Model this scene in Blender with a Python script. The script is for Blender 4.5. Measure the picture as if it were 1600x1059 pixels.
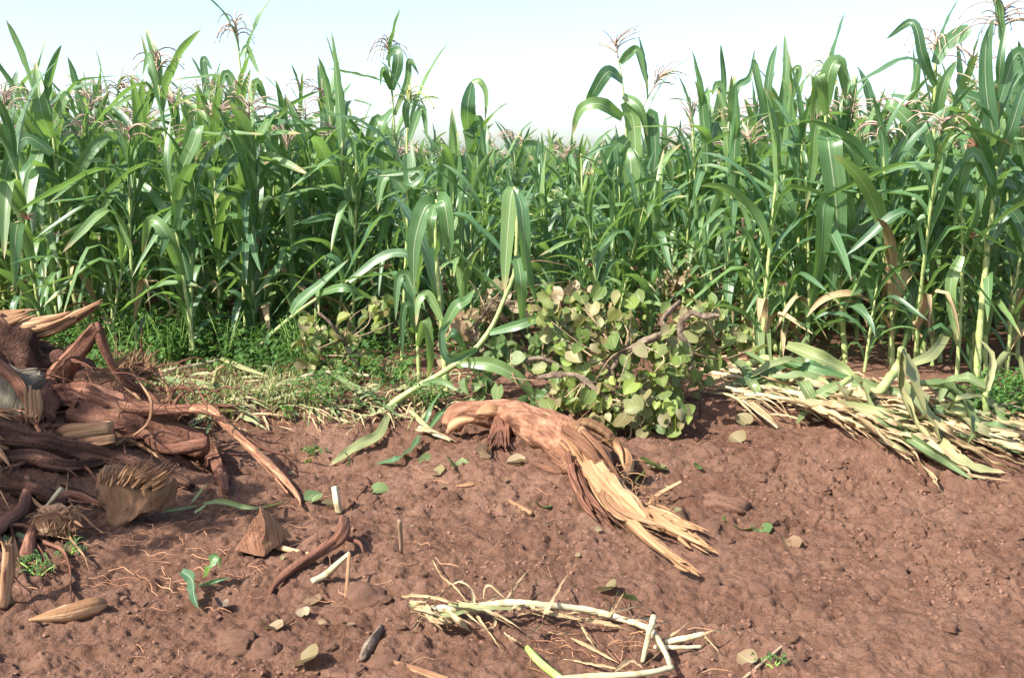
import bpy, math, random
import numpy as np
from mathutils import Vector, Matrix

# ------------------------------------------------------------------ scene, camera, light
for _o in list(bpy.data.objects):
    bpy.data.objects.remove(_o)
scene = bpy.context.scene
COL = scene.collection
R = math.radians

CAM_H, FPX, CX, CY, HORIZ = 1.6, 1650.0, 800.0, 529.5, 262.0
PITCH = math.atan((CY - HORIZ) / FPX)
cam_d = bpy.data.cameras.new('camera')
cam = bpy.data.objects.new('camera', cam_d)
COL.objects.link(cam)
cam.location = (0, 0, CAM_H)
cam.rotation_euler = (math.pi / 2 - PITCH, 0, 0)
cam_d.sensor_width = 36.0
cam_d.lens = 36.0 * FPX / 1600.0
cam_d.clip_start, cam_d.clip_end = 0.05, 6000
scene.camera = cam

SUN_EL, SUN_COMPASS = R(44), R(236)          # compass: clockwise from +Y (view direction)
world = bpy.data.worlds.new('World')
scene.world = world
world.use_nodes = True
wn = world.node_tree.nodes
wl = world.node_tree.links
sky = wn.new('ShaderNodeTexSky')
sky.sky_type = 'NISHITA'
sky.sun_disc = False
sky.sun_elevation = SUN_EL
sky.sun_rotation = SUN_COMPASS
sky.air_density = 0.85
sky.dust_density = 2.0
sky.ozone_density = 1.0
wl.new(sky.outputs[0], wn['Background'].inputs[0])
wn['Background'].inputs[1].default_value = 0.125

sun_d = bpy.data.lights.new('sun', 'SUN')
sun_d.energy = 4.0
sun_d.angle = R(0.53)
sun_d.color = (1.0, 0.955, 0.88)
sun = bpy.data.objects.new('sun', sun_d)
COL.objects.link(sun)
_sd = Vector((math.sin(SUN_COMPASS) * math.cos(SUN_EL), math.cos(SUN_COMPASS) * math.cos(SUN_EL), math.sin(SUN_EL)))
sun.rotation_euler = _sd.to_track_quat('Z', 'Y').to_euler()
sun.location = _sd * 20

scene.view_settings.view_transform = 'Standard'
scene.view_settings.look = 'None'
scene.view_settings.exposure = 1.47
scene.view_settings.gamma = 1.0
scene.cycles.max_bounces = 8
scene.cycles.transparent_max_bounces = 8

# ------------------------------------------------------------------ noise and terrain
def _hash(ix, iy, s):
    h = (ix.astype(np.int64) * 374761393 + iy.astype(np.int64) * 668265263 + s * 1442695041) & 0x7fffffff
    h = ((h ^ (h >> 13)) * 1274126177) & 0x7fffffff
    h = ((h ^ (h >> 16)) * 668265263) & 0x7fffffff
    return ((h ^ (h >> 15)) & 0xffffff) / float(0xffffff)

def vnoise(x, y, s=0):
    ix, iy = np.floor(x), np.floor(y)
    fx, fy = x - ix, y - iy
    fx = fx * fx * fx * (fx * (fx * 6 - 15) + 10)
    fy = fy * fy * fy * (fy * (fy * 6 - 15) + 10)
    a = _hash(ix, iy, s); b = _hash(ix + 1, iy, s); c = _hash(ix, iy + 1, s); d = _hash(ix + 1, iy + 1, s)
    return (a + (b - a) * fx + (c - a) * fy + (a - b - c + d) * fx * fy) * 2 - 1

def fbm(x, y, s=0, o=4):
    r = 0; a = 1.0
    for k in range(o):
        r = r + a * vnoise(x * 2 ** k + 17.3 * k, y * 2 ** k + 9.1 * k, s + k)
        a *= 0.5
    return r

def lumps(x, y, cell, s, prob, rmin, rmax):
    """rounded clods of random radius scattered one to a cell: height in units of the cell"""
    gx, gy = x / cell, y / cell
    ix, iy = np.floor(gx), np.floor(gy)
    out = np.zeros_like(gx)
    for dx in (-1, 0, 1):
        for dy in (-1, 0, 1):
            jx, jy = ix + dx, iy + dy
            px = jx + _hash(jx, jy, s); py = jy + _hash(jx, jy, s + 1)
            on = _hash(jx, jy, s + 2) < prob
            rr = rmin + (rmax - rmin) * _hash(jx, jy, s + 3) ** 2
            asp = 0.7 + 0.6 * _hash(jx, jy, s + 4)
            sk = (_hash(jx, jy, s + 5) - .5) * 1.0
            ddx = (gx - px); ddy = (gy - py)
            q = ((ddx + sk * ddy) * asp) ** 2 + (ddy / asp) ** 2
            q = np.sqrt(q) / rr
            h = np.where(on, rr * np.clip(1 - q ** 3.5, 0, 1) ** .5, 0)
            out = np.maximum(out, h)
    return out * cell

def smooth(a, b, x):
    t = np.clip((x - a) / (b - a), 0, 1)
    return t * t * (3 - 2 * t)

def bump2(x, y, cx, cy, rx, ry):
    return np.exp(-((x - cx) / rx) ** 2 - ((y - cy) / ry) ** 2)

def Hs(x, y):
    """smooth terrain: torn-up earth in front, a low bank where the crop begins"""
    x = np.asarray(x, float); y = np.asarray(y, float)
    edge = 6.55 + 0.14 * vnoise(x * 1.3, x * 0 + 3.1, 5) - 0.35 * smooth(0.8, 3.0, x)
    h = 0.13 * smooth(-.20, .08, y - edge)
    h = h - 0.25 * bump2(x, y, -1.35, 5.8, 0.60, 0.34)
    h = h - 0.06 * bump2(x, y, -0.5, 6.05, 0.35, 0.25)
    h = h + 0.10 * bump2(x, y, 0.25, 5.45, 0.8, 0.6)
    h = h + 0.14 * bump2(x, y, 1.9, 5.6, 1.2, 0.5)
    h = h + 0.10 * bump2(x, y, -3.2, 5.6, 1.2, 1.0) + 0.14 * bump2(x, y, -2.75, 5.75, .5, .4)
    h = h + 0.05 * bump2(x, y, -0.7, 4.1, 0.5, 0.35)
    h = h + 0.035 * fbm(x * .9, y * .9, 11, 3)
    return h

def detail(x, y):
    soft = 1 - 0.55 * smooth(6.3, 7.2, y)
    left = 1 - 0.35 * smooth(0.2, 1.2, x)
    wx, wy = fbm(x * 22, y * 22, 77, 3), fbm(x * 22, y * 22, 87, 3)
    cl = lumps(x + .022 * wx, y + .022 * wy, 0.21, 20, .36, .10, .40) * .38
    c2 = lumps(x + .013 * wx, y + .013 * wy, 0.085, 30, .6, .14, .48) * .48
    c4 = lumps(x + .015 * wx, y + .015 * wy, 0.12, 45, .42, .12, .42) * .42
    c3 = lumps(x + .004 * wx, y + .004 * wy, 0.036, 40, .62, .16, .5) * .62
    patch = smooth(-.35, .5, vnoise(x * 1.7, y * 1.7, 91))
    crack = -0.020 * smooth(.09, .0, np.abs(fbm(x * 5.5, y * 5.5, 55, 4))) * smooth(-.3, .3, vnoise(x * 1.4 + 4, y * 1.4, 57))
    crack = crack * (.5 + .9 * smooth(.3, 1.2, x))
    h = np.maximum(np.maximum(cl, c4), np.maximum(c2 * (.5 + .5 * patch), c3 * (.25 + .75 * patch)) + np.maximum(cl, c4) * .4)
    h = h * (.78 + .22 * left) + crack * 1.6
    cr = 1 - np.abs(fbm(x * 9, y * 9, 62, 3)) * 1.6
    h = h + 0.012 * fbm(x * 6, y * 6, 61, 3) - 0.012 * np.clip(cr, 0, 1) ** 3 + 0.009 * fbm(x * 24, y * 24, 66, 4) + 0.0035 * fbm(x * 70, y * 70, 69, 3)
    return h * soft

def ht(x, y):
    return float(Hs(np.array([x]), np.array([y]))[0] + detail(np.array([float(x)]), np.array([float(y)]))[0])

# the smooth terrain is asked for very often: looked up in two tables
_NX, _NY, _NS = np.arange(-7, 7.001, .025), np.arange(.5, 14.001, .025), .025
_NT = Hs(*np.meshgrid(_NX, _NY)).tolist()
_FX, _FY, _FS = np.arange(-45, 45.01, .5), np.arange(0, 70.01, .5), .5
_FT = Hs(*np.meshgrid(_FX, _FY)).tolist()
def hs(x, y):
    if -6.9 < x < 6.9 and .6 < y < 13.9: T, a, b = _NT, (x + 7) / _NS, (y - .5) / _NS
    else: T, a, b = _FT, (min(44.4, max(-44.9, x)) + 45) / _FS, min(69.4, max(.1, y)) / _FS
    i, j = int(b), int(a)
    u, v = a - j, b - i
    r, q = T[i], T[i + 1]
    return (r[j] * (1 - u) + r[j + 1] * u) * (1 - v) + (q[j] * (1 - u) + q[j + 1] * u) * v

_f = Vector((0, math.cos(PITCH), -math.sin(PITCH)))
_u = Vector((0, math.sin(PITCH), math.cos(PITCH)))
_r = Vector((1, 0, 0))

def ray(px, py):
    return _f + _r * ((px - CX) / FPX) + _u * ((CY - py) / FPX)

def P(px, py, y):
    d = ray(px, py)
    return Vector((0, 0, CAM_H)) + d * (y / d.y)

def G(px, py, dz=0.0):
    """the point of the ground seen at a place of the photograph"""
    d = ray(px, py)
    lo, hi = 1.5, 60.0
    t = lo
    while t < hi:
        p = Vector((0, 0, CAM_H)) + d * t
        if p.z < hs(p.x, p.y) + dz:
            break
        t *= 1.015
    a, b = t / 1.015, t
    for _ in range(14):
        m = (a + b) / 2
        p = Vector((0, 0, CAM_H)) + d * m
        if p.z < hs(p.x, p.y) + dz: b = m
        else: a = m
    return Vector((0, 0, CAM_H)) + d * b

def ppm(y):
    return FPX / (y * math.cos(PITCH) + CAM_H * math.sin(PITCH))

# ------------------------------------------------------------------ mesh helpers
class MB:
    def __init__(self):
        self.v, self.f, self.uv = [], [], []
    def add(self, V, F, UV):
        o = len(self.v)
        self.v.extend([tuple(p) for p in V])
        self.f.extend([tuple(i + o for i in q) for q in F])
        self.uv.extend([tuple(q) for q in UV])
    def mesh(self, name, mat):
        me = bpy.data.meshes.new(name)
        me.from_pydata(self.v, [], self.f)
        n = len(me.loops)
        li = np.empty(n, dtype=np.int32)
        me.loops.foreach_get('vertex_index', li)
        uv = np.array(self.uv, dtype=np.float32)[li] if n else np.zeros((0, 2), np.float32)
        lay = me.uv_layers.new(name='UVMap')
        lay.data.foreach_set('uv', uv.ravel())
        me.polygons.foreach_set('use_smooth', np.ones(len(me.polygons), dtype=bool))
        me.materials.append(mat)
        me.update()
        return me

def tag(o, label=None, cat=None, group=None, kind=None):
    if label: o['label'] = label
    if cat: o['category'] = cat
    if group: o['group'] = group
    if kind: o['kind'] = kind
    return o

def link(name, me, parent=None, origin=None):
    """link a mesh given in world coordinates; its origin goes to the parent's base (or to ORIGIN)"""
    o = bpy.data.objects.new(name, me)
    COL.objects.link(o)
    if parent is not None:
        o.parent = parent
    return o

def thing(name, label, cat, loc=(0, 0, 0), group=None):
    o = bpy.data.objects.new(name, None)
    o.empty_display_size = 0.1
    COL.objects.link(o)
    o.location = loc
    return tag(o, label, cat, group)

def shift(mb, loc):
    lx, ly, lz = loc
    mb.v = [(x - lx, y - ly, z - lz) for x, y, z in mb.v]
    return mb

def part(name, mb, mat, root, label=None):
    """MB in world coordinates -> child of ROOT"""
    base = root.location if root.parent is None else root.parent.location
    shift(mb, base)
    o = link(name, mb.mesh(name, mat), root)
    if label: o['label'] = label
    return o

def solid(name, mb, mat, loc, label, cat, group=None, kind=None):
    """a thing that is one mesh: MB in world coordinates"""
    shift(mb, loc)
    o = link(name, mb.mesh(name, mat))
    o.location = loc
    return tag(o, label, cat, group, kind)

def spl(A, k):
    A = np.asarray(A, float)
    if len(A) < 3 or k < 2:
        if len(A) == 2 and k > 1:
            t = np.linspace(0, 1, k + 1)[:, None]
            return A[0] * (1 - t) + A[1] * t
        return A
    Q = np.vstack([2 * A[0] - A[1], A, 2 * A[-1] - A[-2]])
    out = []
    for i in range(len(A) - 1):
        p0, p1, p2, p3 = Q[i:i + 4]
        for j in range(k):
            t = j / k
            out.append(.5 * ((2 * p1) + (p2 - p0) * t + (2 * p0 - 5 * p1 + 4 * p2 - p3) * t * t + (3 * p1 - p0 - 3 * p2 + p3) * t ** 3))
    out.append(A[-1])
    return np.array(out)

def frames(pts, up=None):
    T = np.gradient(pts, axis=0)
    T /= np.maximum(np.linalg.norm(T, axis=1, keepdims=True), 1e-9)
    n = np.array([0, 0, 1.0]) if up is None else np.array(up, float)
    if abs(np.dot(n, T[0])) > .95: n = np.array([0, 1.0, 0.02])
    N = []
    for t in T:
        n = n - t * np.dot(n, t)
        n /= max(np.linalg.norm(n), 1e-9)
        N.append(n)
    N = np.array(N)
    return T, N, np.cross(T, N)

def tube(mb, pts, rad, n=8, k=4, rough=0.0, ridge=0, seed=0, flat=1.0, cap=True, wob=0.0, up=None, twist=0.0):
    """tapered tube along a spline; RIDGE lobes and ROUGH lumps roughen the section"""
    rad = np.asarray(rad, float)
    A = spl(np.hstack([np.asarray([tuple(p) for p in pts], float), rad[:, None]]), k)
    p, r = A[:, :3], np.maximum(A[:, 3], 1e-5)
    rs = np.random.RandomState(seed)
    if wob:
        p = p + rs.normal(0, 1, p.shape) * (r * wob)[:, None]
    T, N, B = frames(p, up)
    m = len(p)
    L = np.concatenate([[0], np.cumsum(np.linalg.norm(np.diff(p, axis=0), axis=1))])
    th = np.linspace(0, 2 * math.pi, n + 1)
    TH, LL = np.meshgrid(th, L)
    rr = np.repeat(r[:, None], n + 1, 1)
    c, s = np.cos(TH), np.sin(TH)
    if ridge:
        rr = rr * (1 + .16 * np.sin(ridge * TH + 3 * vnoise(LL * 2.2, LL * 0, seed)) + .09 * np.sin((ridge * 2 + 1) * TH + 5 * vnoise(LL * 3, LL * 0, seed + 3)))
    if rough:
        q = 2.2
        rr = rr * (1 + rough * fbm(c * q + LL * 9 + seed, s * q + LL * 3.7, seed, 3))
    tw = TH * 0 + twist * LL
    cc, ss = np.cos(TH + tw), np.sin(TH + tw)
    V = p[:, None, :] + N[:, None, :] * (cc * rr)[..., None] + B[:, None, :] * (ss * rr * flat)[..., None]
    UV = np.stack([TH / (2 * math.pi) * max(1.0, 1.0), LL], -1)
    W = n + 1
    F = []
    for i in range(m - 1):
        for j in range(n):
            a = i * W + j
            F.append((a, a + 1, a + W + 1, a + W))
    V = V.reshape(-1, 3); UV = UV.reshape(-1, 2)
    if cap:
        V = np.vstack([V, p[:1], p[-1:]])
        UV = np.vstack([UV, [[.5, 0]], [[.5, L[-1]]]])
        a, b = len(V) - 2, len(V) - 1
        for j in range(n):
            F.append((a, j + 1, j))
            F.append((b, (m - 1) * W + j, (m - 1) * W + j + 1))
    mb.add(V, F, UV)

def blade(mb, pts, width, side=None, face=None, nu=4, fold=.35, rip=0.0, ripk=5.0, seed=0, shape=None, curl=0.0, thick=0):
    """a leaf blade: ribbon along PTS (already sampled), WIDTH full width, V-folded along the midrib, rippled margins"""
    p = np.asarray(pts, float)
    m = len(p)
    T = np.gradient(p, axis=0)
    T /= np.maximum(np.linalg.norm(T, axis=1, keepdims=True), 1e-9)
    t = np.linspace(0, 1, m)
    if side is None:
        f = np.array(face, float) if face is not None else np.array([0, -1, .3])
        S = np.cross(f[None, :] + 0 * T, T)
        for i in range(m):                                  # keep the side vector where the blade runs along the facing
            l = np.linalg.norm(S[i])
            if l < .25 and i: S[i] = S[i - 1]
            else: S[i] /= max(l, 1e-9)
    else:
        S = np.asarray(side, float)
        if S.ndim == 1: S = np.repeat(S[None, :], m, 0)
    S = S - T * np.sum(S * T, 1, keepdims=True)
    S /= np.maximum(np.linalg.norm(S, axis=1, keepdims=True), 1e-9)
    N = np.cross(T, S)
    w = shape(t) if shape is not None else np.clip(np.minimum(.55 + 1.6 * t, 1), 0, 1) * np.clip(1 - t ** 2.6, 0, 1) ** .75
    w = w * width * .5
    us = np.linspace(-1, 1, nu + 1)
    ph = seed * 1.7
    V, UV = [], []
    for i in range(m):
        for u in us:
            rp = rip * width * u * u * math.sin(ripk * 6.283 * t[i] + ph + (1.3 if u > 0 else 0)) * min(1, 3 * t[i]) * (1 - t[i] ** 3)
            off = S[i] * (u * w[i] * math.cos(fold * (1 + curl * abs(u)))) + N[i] * (abs(u) * w[i] * math.sin(fold) + rp)
            V.append(p[i] + off)
            UV.append((u * .5 + .5, t[i]))
    F = []
    W = nu + 1
    for i in range(m - 1):
        for j in range(nu):
            a = i * W + j
            F.append((a, a + 1, a + W + 1, a + W))
    mb.add(V, F, UV)

# ------------------------------------------------------------------ materials
class NT:
    def __init__(self, name):
        self.m = bpy.data.materials.new(name)
        self.m.use_nodes = True
        self.t = self.m.node_tree
        self.t.nodes.clear()
        self.out = self.n('ShaderNodeOutputMaterial')
    def n(self, typ, **kw):
        x = self.t.nodes.new(typ)
        for k, v in kw.items():
            setattr(x, k, v)
        return x
    def l(self, a, b):
        self.t.links.new(a, b)
    def val(self, sock, v):
        if isinstance(v, (int, float)): sock.default_value = v
        elif isinstance(v, (tuple, list)): sock.default_value = v if len(v) == 4 or len(sock.default_value) == 3 else (*v, 1)
        else: self.l(v, sock)
    def math(self, op, a, b=0.0, c=0.0, clamp=False):
        x = self.n('ShaderNodeMath', operation=op, use_clamp=clamp)
        for i, q in enumerate((a, b, c)): self.val(x.inputs[i], q)
        return x.outputs[0]
    def mix(self, f, a, b, mode='MIX'):
        x = self.n('ShaderNodeMix', data_type='RGBA', blend_type=mode)
        self.val(x.inputs[0], f); self.val(x.inputs[6], a); self.val(x.inputs[7], b)
        return x.outputs[2]
    def ramp(self, f, stops, mode='LINEAR'):
        x = self.n('ShaderNodeValToRGB')
        x.color_ramp.interpolation = mode
        e = x.color_ramp.elements
        while len(e) < len(stops): e.new(.5)
        for i, (p, c) in enumerate(stops):
            e[i].position = p
            e[i].color = (*c, 1) if len(c) == 3 else c
        self.l(f, x.inputs[0])
        return x.outputs[0]
    def sm(self, a, b, x):
        q = self.n('ShaderNodeMapRange', interpolation_type='SMOOTHSTEP')
        self.val(q.inputs[0], x); q.inputs[1].default_value = a; q.inputs[2].default_value = b
        return q.outputs[0]
    def uv(self):
        return self.n('ShaderNodeTexCoord').outputs['UV']
    def obj(self):
        return self.n('ShaderNodeTexCoord').outputs['Object']
    def pos(self):
        return self.n('ShaderNodeNewGeometry').outputs['Position']
    def mapping(self, v, s):
        x = self.n('ShaderNodeMapping')
        self.l(v, x.inputs[0]); x.inputs['Scale'].default_value = s
        return x.outputs[0]
    def noise(self, v, scale, detail=4, rough=.55, dist=0.0):
        x = self.n('ShaderNodeTexNoise')
        if v is not None: self.l(v, x.inputs['Vector'])
        x.inputs['Scale'].default_value = scale; x.inputs['Detail'].default_value = detail
        x.inputs['Roughness'].default_value = rough; x.inputs['Distortion'].default_value = dist
        return x.outputs[0]
    def rand(self):
        a = self.n('ShaderNodeNewGeometry').outputs['Random Per Island']
        b = self.n('ShaderNodeObjectInfo').outputs['Random']
        return self.math('FRACT', self.math('ADD', a, self.math('MULTIPLY', b, 7.31)))
    def bump(self, h, strength=.5, dist=.01):
        x = self.n('ShaderNodeBump')
        x.inputs['Strength'].default_value = strength; x.inputs['Distance'].default_value = dist
        self.l(h, x.inputs['Height'])
        return x.outputs[0]
    def principled(self, col, rough=.6, spec=.3, nrm=None):
        x = self.n('ShaderNodeBsdfPrincipled')
        self.val(x.inputs['Base Color'], col); self.val(x.inputs['Roughness'], rough)
        x.inputs['Specular IOR Level'].default_value = spec
        if nrm is not None: self.l(nrm, x.inputs['Normal'])
        return x.outputs[0]
    def done(self, sh):
        self.l(sh, self.out.inputs[0])
        return self.m

def leaf_mat(name, cols, mid, trans, tfac=.32, rough=.42, spec=.5, midw=.07, tip=None):
    k = NT(name)
    uv = k.uv()
    s = k.n('ShaderNodeSeparateXYZ'); k.l(uv, s.inputs[0])
    d = k.math('ABSOLUTE', k.math('MULTIPLY', k.math('SUBTRACT', s.outputs[0], .5), 2.0))
    rnd = k.rand()
    stops = [(i / max(1, len(cols) - 1), c) for i, c in enumerate(cols)]
    base = k.ramp(rnd, stops)
    st = k.noise(k.mapping(uv, (26, .8, 1)), 1.0, 3, .6)
    base = k.mix(k.math('MULTIPLY', k.sm(.35, .75, st), .45), base, tuple(min(1, c * 1.55 + .012) for c in cols[len(cols) // 2]))
    big = k.noise(k.obj(), 2.3, 3)
    base = k.mix(k.math('MULTIPLY', k.sm(.45, .8, big), .35), base, tuple(c * .55 for c in cols[0]))
    if tip:
        tn = k.math('ADD', s.outputs[1], k.math('MULTIPLY', k.noise(k.mapping(uv, (5, 3, 1)), 1.0, 3), .35))
        lim = k.math('ADD', tn, k.math('MULTIPLY', rnd, .25))
        base = k.mix(k.sm(1.22, 1.36, lim), base, tip)
    mm = k.sm(midw, midw * .35, d)
    col = k.mix(k.math('MULTIPLY', mm, .85), base, mid)
    b = k.bump(k.math('ADD', k.math('MULTIPLY', st, .5), k.math('MULTIPLY', mm, -.6)), .35, .004)
    pr = k.principled(col, rough, spec, b)
    tr = k.n('ShaderNodeBsdfTranslucent')
    k.l(k.mix(k.math('MULTIPLY', mm, .5), k.mix(.35, trans, base), mid), tr.inputs[0]); k.l(b, tr.inputs[1])
    mx = k.n('ShaderNodeMixShader')
    mx.inputs[0].default_value = tfac
    k.l(pr, mx.inputs[1]); k.l(tr.outputs[0], mx.inputs[2])
    return k.done(mx.outputs[0])

def wood_mat(name, c0, c1, c2, around=9, along=3.0, rough=.8, bump=.7, dist=.012, fleck=None):
    k = NT(name)
    uv = k.uv()
    a = k.noise(k.mapping(uv, (around, along, 1)), 1.0, 6, .65, .4)
    b = k.noise(k.mapping(uv, (around * 4, along * 1.4, 1)), 1.0, 4, .6)
    o = k.noise(k.obj(), 5.0, 4)
    f = k.math('ADD', k.math('MULTIPLY', a, .6), k.math('MULTIPLY', b, .4))
    col = k.ramp(f, [(.38, tuple(q * .6 for q in c0)), (.45, c0), (.51, c1), (.58, c2)])
    col = k.mix(k.math('MULTIPLY', k.sm(.5, .72, o), .6), col, tuple(x * .6 for x in c0))
    col = k.mix(k.math('MULTIPLY', k.rand(), .55), col, tuple(x * .55 for x in c1))
    if fleck:
        col = k.mix(k.math('MULTIPLY', k.sm(.56, .66, k.noise(k.obj(), 9.0, 5)), .8), col, fleck)
    h = k.math('ADD', f, k.math('MULTIPLY', k.noise(k.obj(), 55, 6), .6))
    return k.done(k.principled(col, rough, .15, k.bump(h, bump, dist)))

def plain_mat(name, c0, c1, scale=20, rough=.85, bump=.5, dist=.006, spec=.2, byobj=False):
    k = NT(name)
    n = k.noise(k.obj(), scale, 5, .6)
    f = n if not byobj else k.math('ADD', k.math('MULTIPLY', n, .6), k.math('MULTIPLY', k.rand(), .4))
    col = k.ramp(f, [(.32, c0), (.68, c1)])
    return k.done(k.principled(col, rough, spec, k.bump(k.noise(k.obj(), scale * 3, 5), bump, dist)))

def stalk_mat(name, c0, c1, node):
    k = NT(name)
    uv = k.uv()
    s = k.n('ShaderNodeSeparateXYZ'); k.l(uv, s.inputs[0])
    st = k.noise(k.mapping(uv, (30, 3.0, 1)), 1.0, 3)
    lo = k.noise(k.obj(), 6.0, 3)
    f = k.math('ADD', k.math('MULTIPLY', lo, .6), k.math('MULTIPLY', st, .4))
    col = k.ramp(f, [(.34, c0), (.66, c1)])
    ph = k.math('FRACT', k.math('DIVIDE', s.outputs[1], .17))
    band = k.sm(.12, .02, k.math('ABSOLUTE', k.math('SUBTRACT', ph, .5)))
    col = k.mix(k.math('MULTIPLY', band, .55), col, node)
    return k.done(k.principled(col, .5, .35, k.bump(k.math('ADD', st, k.math('MULTIPLY', band, .6)), .4, .004)))

M = {}
def soil_mat():
    k = NT('red_soil')
    p = k.pos()
    n1 = k.noise(p, 1.3, 5, .55)
    n2 = k.noise(p, 9.0, 6, .65)
    n3 = k.noise(p, 70.0, 5, .7)
    n4 = k.noise(p, 260.0, 3, .6)
    f = k.math('ADD', k.math('MULTIPLY', n1, .35), k.math('ADD', k.math('MULTIPLY', n2, .4), k.math('MULTIPLY', n3, .25)))
    col = k.ramp(f, [(.40, SOIL[0]), (.50, SOIL[1]), (.60, SOIL[2])])
    col = k.mix(k.math('MULTIPLY', k.sm(.60, .70, n3), .30), col, SOIL[3])
    col = k.mix(k.math('MULTIPLY', k.sm(.66, .74, n4), .5), col, (.30, .17, .11))
    h = k.math('ADD', k.math('MULTIPLY', n3, .7), k.math('ADD', k.math('MULTIPLY', n4, .22), k.math('MULTIPLY', n2, .9)))
    return k.done(k.principled(col, .95, .08, k.bump(h, 1.0, .024)))
SOIL = [(.118, .058, .037), (.172, .092, .060), (.230, .130, .088), (.085, .042, .028)]
M['soil'] = soil_mat()
M['clod'] = plain_mat('dry_clod', (.146, .076, .049), (.216, .121, .082), 14, .95, .8, .01, .08)
M['maize'] = leaf_mat('maize_leaf', [(.040, .102, .052), (.070, .155, .066), (.110, .205, .072), (.185, .28, .09)], (.46, .52, .32), (.28, .48, .065), .36, .38, .6, .07, (.42, .33, .16))
M['maize_far'] = leaf_mat('maize_leaf_far', [(.060, .130, .068), (.095, .180, .085), (.15, .23, .095)], (.38, .46, .26), (.26, .44, .08), .36, .42, .6, .075, (.42, .33, .16))
M['wilt'] = leaf_mat('wilted_maize_leaf', [(.085, .145, .055), (.14, .20, .075), (.23, .26, .11), (.32, .28, .14)], (.42, .43, .25), (.22, .30, .07), .25, .55, .3, .08, (.50, .40, .22))
M['straw'] = wood_mat('dry_maize_leaf', (.27, .175, .085), (.44, .315, .17), (.60, .475, .30), 9, 1.6, .7, .5, .004)
M['stalk'] = stalk_mat('maize_stalk', (.22, .29, .09), (.38, .42, .17), (.50, .46, .22))
M['drystalk'] = stalk_mat('dry_stalk', (.33, .27, .15), (.54, .475, .30), (.24, .17, .09))
M['tassel'] = plain_mat('tassel', (.34, .22, .20), (.55, .42, .30), 30, .8, .2, .002, .2, True)
M['tassel_green'] = plain_mat('young_tassel', (.34, .38, .12), (.52, .46, .20), 30, .8, .2, .002, .2, True)
M['silk'] = plain_mat('silk', (.36, .13, .11), (.55, .28, .20), 30, .7, .2, .002, .2, True)
M['silk_pale'] = plain_mat('pale_silk', (.50, .44, .20), (.66, .58, .32), 30, .7, .2, .002, .2, True)
M['husk'] = leaf_mat('ear_husk', [(.15, .26, .07), (.22, .33, .09)], (.3, .4, .15), (.2, .35, .06), .2, .5, .35, .02)
M['bark'] = wood_mat('root_bark', (.13, .055, .034), (.23, .105, .066), (.34, .175, .11), 7, 4.0, .85, .9, .015)
M['sunlit_root'] = wood_mat('sunlit_root_bark', (.20, .09, .05), (.36, .185, .105), (.50, .30, .18), 7, 4.0, .85, .9, .012)  # lighter copy of the root bark: sunlight on the thin tail painted in
M['darkbark'] = wood_mat('stump_bark', (.045, .022, .015), (.10, .048, .032), (.20, .105, .068), 9, 2.6, .9, 1.0, .03)
M['logbark'] = wood_mat('log_bark', (.19, .085, .050), (.31, .15, .088), (.41, .225, .135), 14, 5.0, .9, 1.0, .022, None)
M['splint'] = wood_mat('split_wood', (.25, .125, .062), (.46, .265, .135), (.60, .385, .22), 6, 1.2, .7, .8, .008)
M['fibre'] = wood_mat('torn_fibre', (.20, .10, .055), (.38, .22, .12), (.55, .38, .22), 5, 1.4, .8, .8, .008)
M['cutwood'] = wood_mat('cut_wood', (.24, .13, .068), (.30, .17, .092), (.36, .22, .125), 7, 5, .8, .7, .008)
M['grey'] = wood_mat('weathered_wood', (.11, .095, .07), (.20, .17, .12), (.30, .26, .18), 6, 4.0, .9, .8, .01)
M['rootlet'] = plain_mat('rootlet', (.34, .16, .085), (.52, .29, .16), 25, .8, .4, .003, .2, True)
M['limb'] = plain_mat('lichen_limb', (.085, .055, .038), (.25, .19, .135), 26, .9, .8, .01, .15)
M['twig'] = plain_mat('twig', (.20, .125, .075), (.40, .29, .18), 18, .85, .4, .004, .2, True)
def heart_mat(name, cols, trans, tf=.3):
    return leaf_mat(name, cols, (.30, .32, .14), trans, tf, .5, .35, .06)
M['heart'] = heart_mat('drying_leaf', [(.040, .085, .022), (.10, .16, .04), (.20, .22, .08), (.055, .10, .028), (.21, .27, .05), (.25, .19, .10), (.11, .065, .04), (.36, .29, .18), (.15, .18, .06)], (.34, .38, .08))
M['heart_green'] = heart_mat('fallen_green_leaf', [(.05, .11, .03), (.10, .16, .05), (.18, .22, .09)], (.22, .3, .05))
M['heart_tan'] = heart_mat('withered_leaf', [(.26, .20, .11), (.38, .31, .19), (.20, .12, .065), (.20, .20, .09)], (.36, .28, .12))
M['weed'] = leaf_mat('weed_leaf', [(.030, .080, .020), (.055, .13, .028), (.12, .22, .05)], (.16, .26, .08), (.16, .36, .03), .34, .5, .4, .05)
M['grass'] = leaf_mat('grass_blade', [(.08, .14, .035), (.15, .20, .065), (.34, .30, .14), (.11, .19, .045), (.26, .26, .11)], (.25, .3, .12), (.25, .35, .06), .3, .6, .3, .05)
M['tree_leaf'] = leaf_mat('tree_leaf', [(.04, .075, .03), (.06, .10, .035), (.08, .12, .045)], (.1, .15, .06), (.1, .2, .03), .25, .55, .3, .03)
M['stem'] = plain_mat('green_stem', (.20, .33, .06), (.34, .46, .12), 20, .5, .3, .003, .3)

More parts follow.
